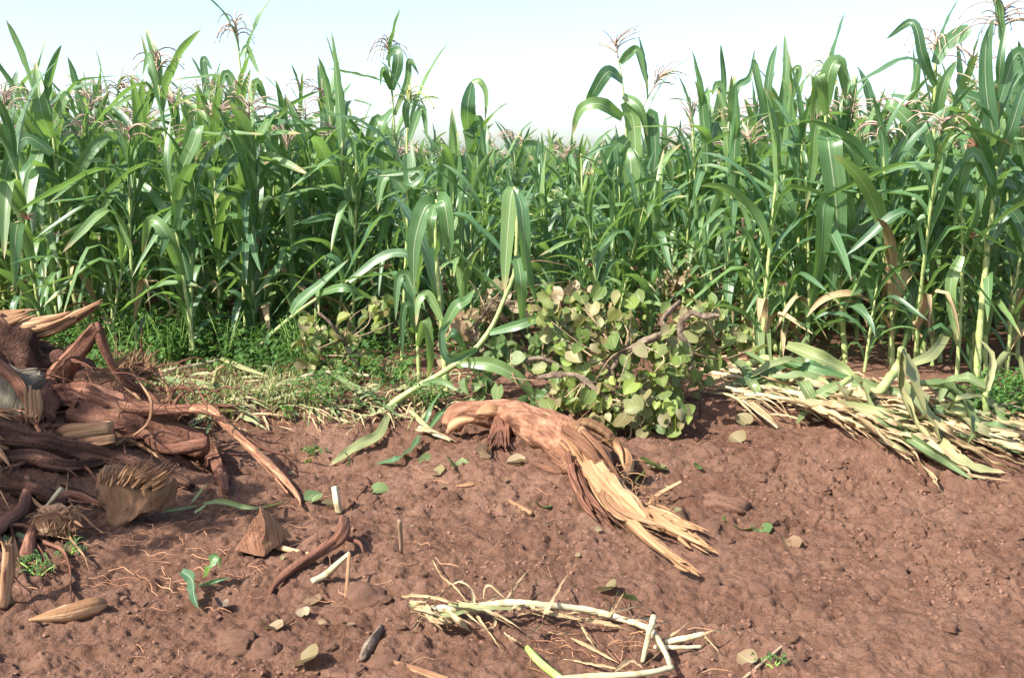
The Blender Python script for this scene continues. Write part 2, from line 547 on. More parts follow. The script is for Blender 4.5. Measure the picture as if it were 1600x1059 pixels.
# ------------------------------------------------------------------ ground (one sheet to the horizon)
def build_ground():
    ys = [1.0]
    while ys[-1] < 8.2: ys.append(ys[-1] + max(.004, .0019 * ys[-1]))
    while ys[-1] < 45: ys.append(ys[-1] * 1.025)
    while ys[-1] < 4000: ys.append(ys[-1] * 1.25)
    ys = np.array(ys)
    us = np.linspace(-.80, .80, 1180)
    U, Y = np.meshgrid(us, ys)
    X = U * (Y + 1.6)
    Z = Hs(X, Y) + np.where(Y < 60, detail(X, Y), 0)
    far = smooth(30, 60, Y)
    Z = Z * (1 - far) + far * .1
    V = np.stack([X, Y, Z], -1).reshape(-1, 3).astype(np.float32)
    m, n = Y.shape
    i = np.arange((m - 1) * n).reshape(m - 1, n)[:, :-1].ravel()
    F = np.stack([i, i + 1, i + n + 1, i + n], -1).astype(np.int32)
    me = bpy.data.meshes.new('ground')
    me.vertices.add(len(V)); me.vertices.foreach_set('co', V.ravel())
    me.loops.add(F.size); me.loops.foreach_set('vertex_index', F.ravel())
    me.polygons.add(len(F))
    me.polygons.foreach_set('loop_start', np.arange(0, F.size, 4, dtype=np.int32))
    me.polygons.foreach_set('loop_total', np.full(len(F), 4, dtype=np.int32))
    me.polygons.foreach_set('use_smooth', np.ones(len(F), dtype=bool))
    me.update(); me.validate()
    me.materials.append(M['soil'])
    o = link('ground', me)
    tag(o, 'bare reddish brown torn-up soil with clods', None, None, 'structure')
build_ground()

# ------------------------------------------------------------------ maize
def maize_path(rng, base, az, th0, th1, length, n, kink=None, drift=0.0):
    """midrib of a leaf: leaves the stalk steeply, arches over and droops, perhaps folds over at a kink"""
    pts = [np.array(base, float)]
    step = length / n
    for i in range(n):
        t = (i + .5) / n
        if kink is None:
            f = t ** 1.25
            th = th0 + (th1 - th0) * f
        else:
            th = th0 + .18 * t + (th1 - th0) / (1 + math.exp(-(t - kink) * 26))
        a = az + drift * t
        pts.append(pts[-1] + step * np.array([math.sin(th) * math.cos(a), math.sin(th) * math.sin(a), math.cos(th)]))
    return np.array(pts)

def maize_leaf(mb, rng, base, az, rel, scale=1.0, n=12, nu=4, droop=1.0):
    """REL 0 = lowest leaf, 1 = whorl"""
    length = scale * (.62 + .42 * math.sin(math.pi * min(1, .15 + .75 * rel))) * rng.uniform(.85, 1.15)
    if rel > .85: length *= .72
    th0 = rng.uniform(.18, .5) * (1.15 - .6 * rel)
    th1 = th0 + rng.uniform(1.2, 2.35) * (1.12 - .62 * rel) * droop
    kink = rng.uniform(.25, .62) if rng.random() < .56 else None
    if rel > .8:
        kink = kink if rng.random() < .3 else None; th0 *= .6; th1 = th0 + rng.uniform(.1, 1.0)
    if kink is not None: th1 = min(3.0, th0 + rng.uniform(1.3, 2.6) * (1.1 - .35 * rel))
    pts = maize_path(rng, base, az, th0, min(th1, 3.05), length, n, kink, rng.uniform(-.5, .5))
    S = np.array([-math.sin(az), math.cos(az), 0])
    tw = rng.uniform(-1.1, 1.1)
    T = np.gradient(pts, axis=0); T /= np.linalg.norm(T, axis=1, keepdims=True)
    side = []
    for i in range(len(pts)):
        a = tw * (i / n) ** 1.3
        up = np.cross(T[i], S)
        side.append(S * math.cos(a) + up * math.sin(a))
    w = rng.uniform(.076, .122) * scale * (.8 + .3 * math.sin(math.pi * rel))
    blade(mb, pts, w, side=np.array(side), nu=nu, fold=rng.uniform(.15, .5), rip=rng.uniform(.04, .11), ripk=rng.uniform(2.5, 6), seed=rng.randint(0, 999))

def maize_stalk(mb, path, r0, r1, n=7):
    """PATH in metres; a swelling at each node, the sheath a little wider above it"""
    A = spl(np.array([tuple(p) for p in path]), 8)
    L = np.concatenate([[0], np.cumsum(np.linalg.norm(np.diff(A, axis=0), axis=1))])
    tot = L[-1]
    s = []
    q = 0.0
    while q < tot:
        s += [q, min(tot, q + .012), min(tot, q + .03), min(tot, q + .10)]
        q += .17
    s = sorted(set(s + [tot]))
    pts = np.stack([np.interp(s, L, A[:, j]) for j in range(3)], -1)
    rr = []
    for q in s:
        f = (q % .17) / .17
        base = r0 + (r1 - r0) * (q / tot) ** .9
        rr.append(base * (1.22 if f < .04 else 1.15 if f < .1 else 1.06 if f < .3 else 1.0))
    tube(mb, pts, rr, n=n, k=1)
    return A, L

def maize_tassel(mb, rng, base, d, size=.30, n=11, droop=1.0, spread=.9, thick=.0042, kseg=6):
    d = Vector(d).normalized()
    top = Vector(base) + d * size * .55
    tube(mb, [base, (Vector(base) + top) / 2, top, top + d * size * .42 + Vector((rng.uniform(-.03, .03), rng.uniform(-.03, .03), -.02 * droop))], [thick * 1.5, thick * 1.3, thick, thick * .6], n=4, k=2)
    for i in range(n):
        t = rng.uniform(.25, 1.0)
        p = Vector(base).lerp(top, t)
        az = rng.uniform(0, 6.283)
        v = (d * rng.uniform(.7, 1.2) + Vector((math.cos(az), math.sin(az), 0)) * spread).normalized()
        ln = size * rng.uniform(.55, .95)
        pts = [p]
        for j in range(kseg):
            v = (v + Vector((rng.uniform(-.06, .06), rng.uniform(-.06, .06), -.20 * droop * (1 + j * .25)))).normalized()
            pts.append(pts[-1] + v * ln / kseg)
        # alternating swellings read as the spikelets
        rad = [thick * (1.0 if j % 2 else 1.45) * (1 - .45 * j / kseg) for j in range(kseg + 1)]
        tube(mb, pts, rad, n=4, k=2)

def maize_ear(rng, base, az, tilt=.45, size=.2):
    d = Vector((math.sin(tilt) * math.cos(az), math.sin(tilt) * math.sin(az), math.cos(tilt)))
    e = MB()
    b = Vector(base)
    tube(e, [b, b + d * size * .3, b + d * size * .65, b + d * size], [.014, .027, .024, .009], n=8, k=3, rough=.05)
    s = MB()
    for i in range(26):
        v = (d + Vector((rng.gauss(0, .35), rng.gauss(0, .35), rng.gauss(0, .2)))).normalized()
        p = b + d * size * .97
        pts = [p]
        for j in range(4):
            v = (v + Vector((rng.gauss(0, .1), rng.gauss(0, .1), -.35))).normalized()
            pts.append(pts[-1] + v * .022)
        tube(s, pts, [.0028, .0028, .0025, .002, .0012], n=3, k=1)
    return e, s

def maize_template(seed, hi=True):
    """parts of one standing plant in its own coordinates"""
    rng = random.Random(seed)
    H = rng.uniform(1.6, 1.95)
    lean = Vector((rng.uniform(-.10, .10), rng.uniform(-.10, .10), 0))
    path = [Vector((0, 0, -.03)), Vector((0, 0, .5)) + lean * .3, Vector((0, 0, H * .6)) + lean * .9, Vector((0, 0, H)) + lean * 1.9]
    out = {}
    st = MB()
    A, L = maize_stalk(st, path, rng.uniform(.017, .022), .008)
    out['stalk'] = st
    fo = MB()
    az = rng.uniform(0, 6.283)
    nl = rng.randint(13, 17)
    for i in range(nl):
        rel = i / (nl - 1)
        h = H * (.07 + .90 * rel)
        b = [np.interp(h, L, A[:, j]) for j in range(3)]
        maize_leaf(fo, rng, b, az + math.pi * (i % 2) + rng.uniform(-.5, .5), rel, n=11 if hi else 7, nu=4 if hi else 2)
    out['foliage'] = fo
    if seed % 3 == 1:
        dr = MB()
        for i in range(2):
            h = H * rng.uniform(.05, .25)
            b = [np.interp(h, L, A[:, j]) for j in range(3)]
            maize_leaf(dr, rng, b, rng.uniform(0, 6.283), .1, .8, n=10, nu=2, droop=1.5)
        out['dry_leaves'] = dr
    if seed % 5 in (1, 2, 4):
        ta = MB()
        d = Vector(A[-1]) - Vector(A[-4])
        maize_tassel(ta, rng, Vector(A[-1]), d, rng.uniform(.26, .36), rng.randint(11, 17), rng.uniform(.4, 1.3), rng.uniform(.5, 1.1), .0042)
        out['tassel'] = ta
    if seed % 3 == 0:
        h = H * .5
        b = [np.interp(h, L, A[:, j]) for j in range(3)]
        out['ear'], out['silk'] = maize_ear(rng, b, az + .8, rng.uniform(.25, .6))
    return out

PART_MAT = {'dry_leaves': 'straw', 'stalk': 'stalk', 'foliage': 'maize', 'tassel': 'tassel', 'ear': 'husk', 'silk': 'silk'}
TEMPL = []
for s_ in range(1, 17):
    T_ = maize_template(s_)
    TEMPL.append({k: b.mesh(k, M[PART_MAT[k]]) for k, b in T_.items()})

def plant_copy(name, tm, loc, rz, sc, tilt, label, group):
    root = thing(name, label, 'maize plant', loc, group)
    root.rotation_euler = (tilt[0], tilt[1], rz)
    root.scale = (sc, sc, sc)
    if sc < .86: tm = {k: v for k, v in tm.items() if k != 'tassel'}
    ear = None
    for k in ('stalk', 'foliage', 'dry_leaves', 'tassel', 'ear', 'silk'):
        if k in tm:
            o = link(k, tm[k], ear if k == 'silk' else root)
            if k == 'ear': ear = o
    return root

def build_rows():
    rng = random.Random(77)
    y = 8.75
    row = 0
    n = 0
    while y < 12.7:
        half = .54 * y + .55
        x = -half + rng.uniform(0, .3)
        while x < half:
            xx, yy = x + rng.gauss(0, .05), y + rng.gauss(0, .07)
            px = CX + xx * ppm(yy)
            gap = 545 < px < 1100
            thin = yy < 10.2 and gap and rng.random() < .62
            thin = thin or (yy < 9.3 and px > 1180 and rng.random() < .35)
            if not thin:
                sc = rng.uniform(.86, 1.20)
                if px < 520: sc *= .97
                if px > 1150: sc *= 1.0
                if gap: sc *= .73
                if yy < 10.2: grp, lab = 'front rows of standing maize', 'green maize plant standing among the front rows of the field'
                else: grp, lab = 'inner rows of standing maize', 'green maize plant in the dense inner rows behind the front maize'
                plant_copy('maize_plant', TEMPL[rng.randrange(len(TEMPL))], (xx, yy, hs(xx, yy)), rng.uniform(0, 6.283), sc,
                           (rng.gauss(0, .035), rng.gauss(0, .045)), lab, grp)
                n += 1
            x += rng.uniform(.22, .38)
        y += .66
        row += 1
    # everything deeper in the field reads as one mass
    lows = []
    for s in (31, 32, 33, 34, 36, 37):
        t = maize_template(s, hi=False)
        lows.append({k: (np.array(b.v), np.array([len(q) for q in b.f]), b) for k, b in t.items()})
    mass = {'foliage': MB(), 'stalk': MB(), 'tassel': MB()}
    nm = 0
    acc = {k: [[], [], [], 0] for k in ('foliage', 'stalk', 'tassel')}
    while y < 44:
        half = .52 * y + .6
        x = -half
        while x < half:
            t = lows[rng.randrange(len(lows))]
            a = rng.uniform(0, 6.283); sc = rng.uniform(.76, .95)
            Rm = np.array([[math.cos(a), -math.sin(a), 0], [math.sin(a), math.cos(a), 0], [0, 0, 1]]) * sc
            off = np.array([x + rng.gauss(0, .06), y + rng.gauss(0, .1), .13])
            for k in acc:
                if k not in t: continue
                if k == 'stalk' and y > 24: continue
                V, _, b = t[k]
                acc[k][0].append(V @ Rm.T + off)
                acc[k][1].append((acc[k][3], b.f))
                acc[k][2].append(b.uv)
                acc[k][3] += len(V)
            x += rng.uniform(.3, .5) * (1 + max(0, y - 20) * .02)
            nm += 1
        y += .72 * (1 + max(0, y - 20) * .03)
    root = None
    me = bpy.data.meshes.new('distant_maize')
    Vs, Fs, UVs, mi = [], [], [], []
    base = 0
    for idx, k in enumerate(acc):
        Vs += acc[k][0]
        for off, f in acc[k][1]:
            o = base + off
            Fs += [tuple(i + o for i in q) for q in f]
            mi += [idx] * len(f)
        for u in acc[k][2]: UVs += u
        base += acc[k][3]
    me.from_pydata(np.vstack(Vs).tolist(), [], Fs)
    li = np.empty(len(me.loops), dtype=np.int32); me.loops.foreach_get('vertex_index', li)
    me.uv_layers.new(name='UVMap').data.foreach_set('uv', np.array(UVs, dtype=np.float32)[li].ravel())
    for k in ('maize_far', 'stalk', 'tassel'): me.materials.append(M[k])
    me.polygons.foreach_set('material_index', np.array(mi, dtype=np.int32))
    me.polygons.foreach_set('use_smooth', np.ones(len(me.polygons), dtype=bool))
    me.update()
    tag(link('distant_maize', me), 'deep field of green maize merging into one mass behind the rows', 'maize field', None, 'stuff')
    return n, nm
print('ROWS', build_rows())
def build_front():
    rng = random.Random(41)
    for i in range(46):
        u = rng.random()
        if u < .45: px, py = rng.uniform(1130, 1620), rng.uniform(545, 582)
        elif u < .80: px, py = rng.uniform(600, 1130), rng.uniform(535, 562)
        else: px, py = rng.uniform(-20, 600), rng.uniform(545, 566)
        if 320 < px < 680: py = min(py, 545)
        b = G(px, py)
        sc = rng.uniform(.80, 1.0) if not 560 < px < 1120 else rng.uniform(.50, .72)
        if rng.random() < .25: sc *= .65
        plant_copy('maize_plant', TEMPL[rng.randrange(len(TEMPL))], b, rng.uniform(0, 6.283), sc, (rng.gauss(0, .07), rng.gauss(0, .09)),
                   'smaller green maize plant in the ragged front edge of the crop', 'maize plants along the ragged front edge')
build_front()

def hero(stalk, label, leaves=(), auto=8, lo=.2, hi=.97, r0=.022, tassel=None, ear=None, seed=0, gy=None, mat='maize', scale=1.0, droop=1.0, dry=0, group=None, lift=0):
    """a plant picked out in the photograph: STALK is its line in photograph pixels, base first; LEAVES = (points, width px)"""
    rng = random.Random(seed + 500)
    b = G(*stalk[0])
    y0 = b.y
    pm = ppm(y0)
    root = thing('maize_plant', label, 'maize plant', b, group)
    path = [P(px, py, y0 + i * .02) for i, (px, py) in enumerate(stalk)]
    path[0] = b - Vector((0, 0, .03))
    st = MB()
    A, L = maize_stalk(st, path, r0 * .82, max(.006, r0 * .36), n=9)
    part('stalk', st, M['stalk'], root)
    tot = L[-1]
    az = rng.uniform(-.6, .6) + (math.pi if rng.random() < .5 else 0)
    for i in range(auto):
        rel = i / max(1, auto - 1)
        h = tot * (lo + (hi - lo) * rel)
        q = [np.interp(h, L, A[:, j]) for j in range(3)]
        m = MB()
        maize_leaf(m, rng, q, az + math.pi * (i % 2) + rng.uniform(-.6, .6), lo + (hi - lo) * rel, scale, 14, 4, droop)
        part('leaf', m, M['straw'] if i < dry else M[mat], root)
    for i, (pts, w) in enumerate(leaves):
        K = len(pts)
        Q = []
        j0 = rng.uniform(-.12, .16)
        for q, (px, py) in enumerate(pts):
            t = q / (K - 1)
            Q.append(P(px, py, y0 - .03 - math.sin(math.pi * min(1, t * 1.1)) * (.08 + j0) + j0 * .3 * t))
        Q = spl(np.array([tuple(v) for v in Q]), 6)
        m = MB()
        blade(m, Q, w / pm, face=(rng.uniform(-.5, .5), -1, rng.uniform(.1, .5)), fold=rng.uniform(.15, .4), rip=rng.uniform(.03, .08), ripk=rng.uniform(3, 6), seed=i + seed)
        part('leaf', m, M[mat], root)
    if tassel:
        t = MB()
        n, size, dr, sp, tm = tassel
        d = Vector(A[-1]) - Vector(A[-5])
        maize_tassel(t, rng, Vector(A[-1]), d, size, int(n * 1.3), dr, sp, .0052)
        part('tassel', t, M[tm], root)
    if ear:
        for (ex, ey, eaz, sk) in ear:
            e, s = maize_ear(rng, P(ex, ey, y0 - .03), eaz, .3, .2)
            eo = part('ear', e, M['husk'], root)
            shift(s, root.location)
            link('silk', s.mesh('silk', M[sk]), eo)
    return root

hero([(131, 545), (111, 430), (94, 316), (82, 205), (70, 165)], 'stout pale maize stalk leaning left above the stump, leftmost of the front plants',
     [([(80, 215), (66, 180), (60, 140), (55, 97)], 24), ([(82, 240), (40, 215), (12, 260), (2, 330)], 22), ([(90, 280), (60, 275), (48, 330), (45, 385)], 26), ([(98, 330), (130, 255), (165, 215), (190, 220)], 20), ([(83, 200), (105, 150), (120, 180)], 18)],
     auto=7, lo=.35, r0=.030, seed=1)
hero([(108, 533), (92, 470), (79, 420), (66, 330), (60, 260)], 'thin maize stalk just left of the stout pale leaning one', [([(80, 425), (50, 345), (30, 365), (25, 460)], 18), ([(66, 330), (50, 300), (43, 250)], 22)], auto=7, seed=2, r0=.017)
hero([(306, 568), (292, 470), (278, 376), (268, 300), (256, 190), (247, 120)], 'slender maize plant with a long bare lower stalk right of the torn root fibre',
     [([(285, 430), (262, 370), (235, 345), (222, 400)], 22), ([(268, 300), (262, 250), (266, 190)], 16), ([(248, 150), (236, 110), (220, 52)], 9), ([(250, 160), (240, 120), (232, 88), (222, 120)], 16), ([(275, 360), (290, 250), (296, 180)], 18), ([(268, 300), (300, 230), (312, 200), (305, 260)], 22)],
     auto=7, lo=.4, r0=.019, tassel=(11, .30, 1.1, .8, 'tassel'), seed=3)
hero([(412, 505), (404, 465), (398, 330), (386, 190), (376, 110), (371, 66)], 'tallest maize plant of the left half with a drooping purple tassel',
     [([(376, 90), (386, 75), (396, 95), (406, 118)], 10), ([(386, 190), (400, 130), (412, 150), (418, 170)], 15), ([(392, 260), (375, 170), (355, 115), (342, 150)], 18), ([(390, 220), (350, 180), (330, 160)], 18), ([(395, 300), (430, 260), (445, 290), (440, 350)], 20)],
     auto=6, lo=.35, r0=.021, tassel=(13, .34, 1.5, .6, 'tassel'), seed=4)
hero([(484, 440), (475, 340), (469, 250), (470, 150)], 'maize plant with a pink-silked ear high on a pale stalk in the left field',
     [([(470, 200), (485, 190), (500, 178), (512, 190)], 12), ([(469, 230), (490, 210), (500, 240)], 13)], auto=8, lo=.3, r0=.018, tassel=(10, .28, 1.0, .7, 'tassel'), ear=[(468, 292, -1.2, 'silk')], seed=5)
hero([(262, 470), (232, 344), (205, 262), (179, 205), (184, 150)], 'pale maize stalk slanting left across the upright ones, tassel above',
     [([(180, 215), (140, 150), (101, 115)], 17), ([(190, 230), (145, 210), (90, 190)], 15), ([(205, 262), (235, 235), (255, 215)], 18)], auto=6, lo=.35, r0=.021, tassel=(14, .36, .9, 1.1, 'tassel'), seed=6)
hero([(158, 480), (155, 400), (152, 300), (150, 200)], 'thin maize stalk standing behind the torn splinter, among dark leaves', auto=9, r0=.014, seed=7)
hero([(345, 480), (335, 330), (330, 220), (326, 150)], 'leafy maize plant with several upright dark top blades in the left field',
     [([(330, 200), (322, 130), (318, 92), (332, 110)], 13), ([(332, 210), (345, 140), (348, 108)], 14), ([(330, 250), (315, 200), (310, 150)], 18)], auto=8, lo=.3, r0=.018, tassel=(8, .26, 1.3, .8, 'tassel'), seed=8)
hero([(628, 560), (632, 450), (637, 331), (636, 220), (638, 175)], 'maize plant with a curled pale green whorl left of the centre',
     [([(636, 200), (634, 170), (642, 158), (660, 170)], 12), ([(637, 240), (640, 285), (655, 268), (590, 275)], 18), ([(634, 300), (612, 275), (598, 285), (590, 330)], 22), ([(640, 220), (660, 170), (668, 220)], 14)], auto=6, lo=.35, r0=.019, tassel=(12, .30, 1.6, .6, 'tassel_green'), seed=9)
hero([(660, 500), (628, 300), (619, 248), (613, 149), (608, 92)], 'tall maize plant with a hanging tan tassel left of the centre gap',
     [([(612, 140), (622, 100), (618, 78), (602, 95)], 18), ([(616, 180), (636, 130), (640, 95), (655, 118)], 11), ([(612, 140), (600, 110), (594, 135)], 14), ([(618, 240), (590, 185), (570, 240), (560, 310)], 14), ([(614, 170), (596, 200), (598, 280)], 16)],
     auto=5, lo=.4, r0=.020, tassel=(12, .32, 1.7, .6, 'tassel'), seed=10)
hero([(699, 618), (694, 560), (689, 499), (681, 376), (682, 312)], 'front maize plant with snapped top and broad pale leaves folded down, beside the log',
     [([(681, 320), (664, 326), (648, 380), (646, 452)], 32), ([(683, 316), (694, 318), (702, 370), (703, 410)], 30), ([(680, 318), (674, 345), (672, 392)], 16), ([(684, 330), (690, 350), (688, 400)], 14), ([(690, 520), (712, 480), (728, 470), (742, 452)], 20), ([(690, 500), (670, 462), (655, 470), (650, 510)], 16), ([(691, 540), (705, 520), (722, 540), (730, 570)], 16)],
     auto=2, lo=.45, hi=.7, r0=.026, seed=11)
hero([(655, 595), (652, 520), (648, 450), (640, 400)], 'short drooping maize plant left of the snapped front one', [([(652, 520), (640, 480), (630, 490), (628, 560)], 16), ([(652, 540), (665, 500), (672, 560), (668, 590)], 16), ([(648, 460), (635, 430), (622, 440), (618, 500)], 18)], auto=3, lo=.5, r0=.018, seed=12)
hero([(738, 500), (733, 350), (730, 210), (734, 150)], 'maize plant with a bright yellow-green curled top leaf and broad dark leaves, in the centre',
     [([(731, 205), (731, 165), (738, 126)], 26), ([(738, 128), (750, 128), (760, 148), (758, 190)], 10), ([(728, 380), (714, 270), (706, 168)], 26), ([(732, 205), (742, 200), (746, 260), (744, 350)], 40), ([(735, 212), (752, 210), (758, 290), (764, 370)], 20), ([(728, 260), (700, 240), (690, 300), (702, 380)], 20)],
     auto=4, lo=.3, hi=.6, r0=.020, seed=13)
hero([(988, 480), (981, 300), (978, 190), (972, 126), (966, 92)], 'tall maize plant with a wide spreading tassel against the sky, right of the centre',
     [([(972, 127), (950, 113), (927, 146), (916, 164)], 22), ([(972, 184), (938, 163), (908, 172), (894, 212)], 22), ([(969, 99), (977, 89), (994, 78), (1003, 106), (1013, 142)], 15), ([(978, 235), (986, 258), (984, 330), (986, 395)], 32), ([(979, 215), (955, 240), (938, 300), (934, 350)], 22), ([(976, 160), (990, 190), (995, 250), (1010, 300)], 26), ([(974, 150), (1000, 170), (1012, 215)], 16)],
     auto=3, lo=.3, hi=.6, r0=.022, tassel=(15, .36, .25, 1.25, 'tassel'), seed=14)
hero([(1045, 480), (1030, 330), (1008, 210), (1004, 172), (1016, 146)], 'maize plant with its tassel bent over to the right, beside the tall tasselled one',
     [([(1008, 200), (1020, 180), (1024, 240), (1018, 300)], 18), ([(1005, 175), (992, 185), (985, 215)], 12), ([(1015, 260), (1040, 250), (1052, 300)], 18)], auto=6, lo=.3, r0=.018, tassel=(15, .36, .7, .5, 'tassel'), seed=15)
hero([(912, 500), (912, 400), (910, 310), (908, 240)], 'topless pale maize stalk with a pale-silked ear near the centre',
     [([(912, 330), (930, 330), (945, 380), (940, 440)], 18), ([(910, 300), (895, 330), (885, 400), (878, 450)], 20), ([(909, 250), (940, 232), (965, 225)], 8)], auto=3, lo=.35, hi=.8, r0=.022, ear=[(913, 305, -1.0, 'silk_pale')], seed=16)
hero([(868, 455), (866, 360), (868, 270)], 'short pale topped maize plant in the gap at the centre', [([(868, 275), (845, 235), (822, 228), (830, 250)], 20), ([(867, 280), (880, 300), (905, 300)], 18)], auto=5, lo=.3, r0=.018, seed=17)
hero([(775, 470), (776, 380), (774, 290)], 'short maize plant with a bright narrow leaf hanging down in the centre', [([(775, 300), (782, 278), (795, 282)], 10), ([(776, 310), (780, 290), (784, 380)], 16)], auto=6, lo=.3, r0=.016, seed=18)
hero([(1216, 490), (1213, 337), (1213, 209), (1216, 170)], 'maize plant with sharp upright top blades against the sky, in the right half',
     [([(1213, 205), (1200, 150), (1205, 100), (1214, 70)], 14), ([(1216, 190), (1228, 120), (1226, 52)], 13), ([(1213, 240), (1190, 160), (1178, 98), (1186, 130)], 16), ([(1214, 220), (1235, 150), (1248, 108), (1234, 112)], 15), ([(1213, 300), (1180, 200), (1140, 240), (1130, 275)], 20), ([(1213, 250), (1172, 230), (1150, 210)], 18)],
     auto=5, lo=.3, r0=.023, seed=19)
hero([(1142, 470), (1135, 330), (1131, 200), (1132, 145)], 'maize plant with a pale stalk showing at its top, leftmost of the right-hand stand',
     [([(1132, 160), (1122, 132), (1112, 150)], 14), ([(1133, 200), (1150, 140), (1172, 120), (1180, 75)], 13), ([(1134, 240), (1110, 225), (1098, 290)], 16)], auto=7, lo=.3, r0=.020, seed=20)
hero([(1322, 566), (1314, 470), (1306, 380), (1296, 280), (1290, 190), (1290, 140)], 'maize plant draped with very long pale hanging leaves, in front of the right stand',
     [([(1292, 215), (1296, 235), (1308, 350), (1298, 480)], 40), ([(1293, 225), (1306, 245), (1326, 330), (1331, 372)], 26), ([(1290, 195), (1312, 215), (1336, 248), (1344, 312)], 22), ([(1300, 330), (1288, 320), (1282, 400), (1264, 492)], 32), ([(1290, 165), (1296, 112), (1312, 98), (1322, 160)], 26), ([(1290, 180), (1282, 130), (1276, 125), (1268, 200)], 20), ([(1292, 200), (1275, 200), (1270, 260), (1258, 330)], 18), ([(1310, 470), (1345, 440), (1360, 430), (1352, 470)], 18), ([(1308, 430), (1340, 330), (1390, 250), (1425, 195)], 16)],
     auto=3, lo=.5, r0=.026, tassel=(13, .32, 2.0, .5, 'tassel_green'), seed=21)
hero([(1442, 560), (1446, 430), (1452, 330), (1458, 236), (1461, 135), (1462, 95)], 'thick-stalked maize plant with a pink-silked ear near the right edge',
     [([(1461, 135), (1442, 90), (1426, 36), (1384, 62)], 18), ([(1461, 100), (1478, 70), (1510, 47), (1498, 70)], 24), ([(1458, 230), (1425, 195), (1390, 165), (1378, 190)], 26), ([(1459, 200), (1475, 130), (1495, 95)], 18), ([(1456, 260), (1420, 230), (1400, 260), (1390, 330)], 24), ([(1452, 330), (1430, 300), (1412, 340), (1418, 400)], 26), ([(1446, 420), (1470, 350), (1490, 330)], 20)],
     auto=4, lo=.4, r0=.033, tassel=(12, .34, 1.6, .6, 'tassel'), ear=[(1456, 292, -1.5, 'silk')], seed=22)
hero([(1526, 590), (1532, 500), (1540, 418), (1556, 270), (1561, 101), (1564, 60)], 'tallest maize plant at the right with a wide red-brown tassel at the top edge',
     [([(1558, 240), (1542, 150), (1540, 80), (1552, 30)], 24), ([(1561, 130), (1564, 90), (1572, 38)], 14), ([(1557, 260), (1580, 200), (1600, 140), (1625, 110)], 20), ([(1553, 290), (1520, 240), (1500, 290), (1490, 360)], 24), ([(1558, 200), (1540, 165), (1500, 150), (1485, 190)], 22), ([(1545, 380), (1575, 330), (1600, 360), (1620, 420)], 22), ([(1562, 160), (1585, 90), (1600, 95), (1612, 160)], 22)],
     auto=4, lo=.35, r0=.030, tassel=(18, .40, 1.0, 1.1, 'tassel'), ear=[(1536, 275, 2.6, 'silk')], seed=23)
hero([(1495, 592), (1500, 500), (1504, 401), (1502, 330), (1502, 285)], 'shorter maize plant with a bright green upright whorl between the two thick right stalks',
     [([(1502, 330), (1496, 300), (1488, 276)], 20), ([(1503, 330), (1510, 300), (1518, 272)], 20), ([(1504, 380), (1525, 330), (1530, 295), (1526, 360)], 18), ([(1502, 400), (1485, 450), (1495, 540)], 20)], auto=4, lo=.35, r0=.018, seed=24)
hero([(1590, 560), (1590, 400), (1596, 250), (1602, 130)], 'maize plant cut by the right edge of the picture, dark green', [([(1596, 260), (1580, 170), (1590, 90), (1600, 85)], 22), ([(1595, 300), (1570, 290), (1560, 340)], 20)], auto=9, lo=.25, r0=.022, seed=25)
hero([(1395, 575), (1392, 470), (1385, 350), (1380, 230)], 'maize plant with dry tan lower leaves over bare soil in the right stand', auto=10, lo=.15, r0=.021, dry=3, seed=26, tassel=(9, .28, 1.0, .8, 'tassel'))
hero([(1250, 500), (1247, 400), (1245, 280), (1240, 190)], 'maize plant with a yellowing low ear behind the hanging leaves at right', auto=9, lo=.3, r0=.020, ear=[(1236, 465, 1.8, 'silk_pale')], seed=27)
hero([(20, 470), (16, 350), (10, 230), (5, 170)], 'maize plant at the left edge of the picture with narrow arching leaves', [([(10, 230), (30, 140), (50, 165), (70, 185)], 12)], auto=10, r0=.019, tassel=(10, .3, 1.0, .9, 'tassel'), seed=28)
hero([(560, 470), (556, 370), (552, 290), (548, 240)], 'lower maize plant at the left rim of the centre gap', auto=9, r0=.017, seed=29)
hero([(1090, 500), (1088, 400), (1086, 300), (1082, 200)], 'maize plant with a purplish upright tassel left of the right stand', auto=9, lo=.25, r0=.018, tassel=(10, .28, .3, .35, 'tassel'), seed=30)

# broken, leaning plants in front of the rows
hero([(590, 640), (640, 612), (690, 583), (740, 548), (770, 508), (790, 462), (804, 424), (808, 350), (804, 292)], 'broken maize plant slanting up from the soil beside the log, its top folded over',
     [([(804, 294), (798, 312), (792, 390), (788, 460)], 28), ([(806, 298), (816, 330), (822, 410), (838, 475)], 22), ([(808, 400), (814, 440), (816, 515)], 22), ([(722, 566), (770, 570), (815, 596), (846, 640)], 24), ([(765, 520), (810, 508), (850, 498), (912, 506)], 16), ([(745, 545), (700, 560), (690, 520), (705, 500)], 14), ([(660, 600), (690, 596), (715, 610)], 12)],
     auto=0, r0=.026, seed=41)
hero([(372, 566), (420, 526), (470, 484), (530, 446), (600, 414)], 'broken maize stalk slanting up to the right in front of the weeds',
     [([(455, 490), (470, 470), (500, 445), (545, 405)], 20), ([(500, 458), (540, 450), (590, 470)], 14), ([(545, 440), (600, 400), (640, 400), (650, 440)], 16), ([(420, 520), (415, 545), (408, 575)], 8)], auto=2, lo=.75, r0=.023, seed=42)

# ------------------------------------------------------------------ helpers for things lying on the earth
def gp(px, py, lift=0.0):
    """point LIFT metres above the ground seen at a pixel (the pixel is where the thing's middle shows)"""
    p = G(px, py, lift)
    return p

def above(px, py, y, lift):
    """P(px, py, y), moved nearer along its sight line where that point would lie under the earth"""
    p = P(px, py, y)
    return p if p.z > hs(p.x, p.y) + lift else G(px, py, lift)

def path_px(L, lifts=None):
    out = []
    for i, q in enumerate(L):
        l = q[2] if len(q) > 2 else (lifts[i] if lifts else 0)
        out.append(G(q[0], q[1], l))
    return out

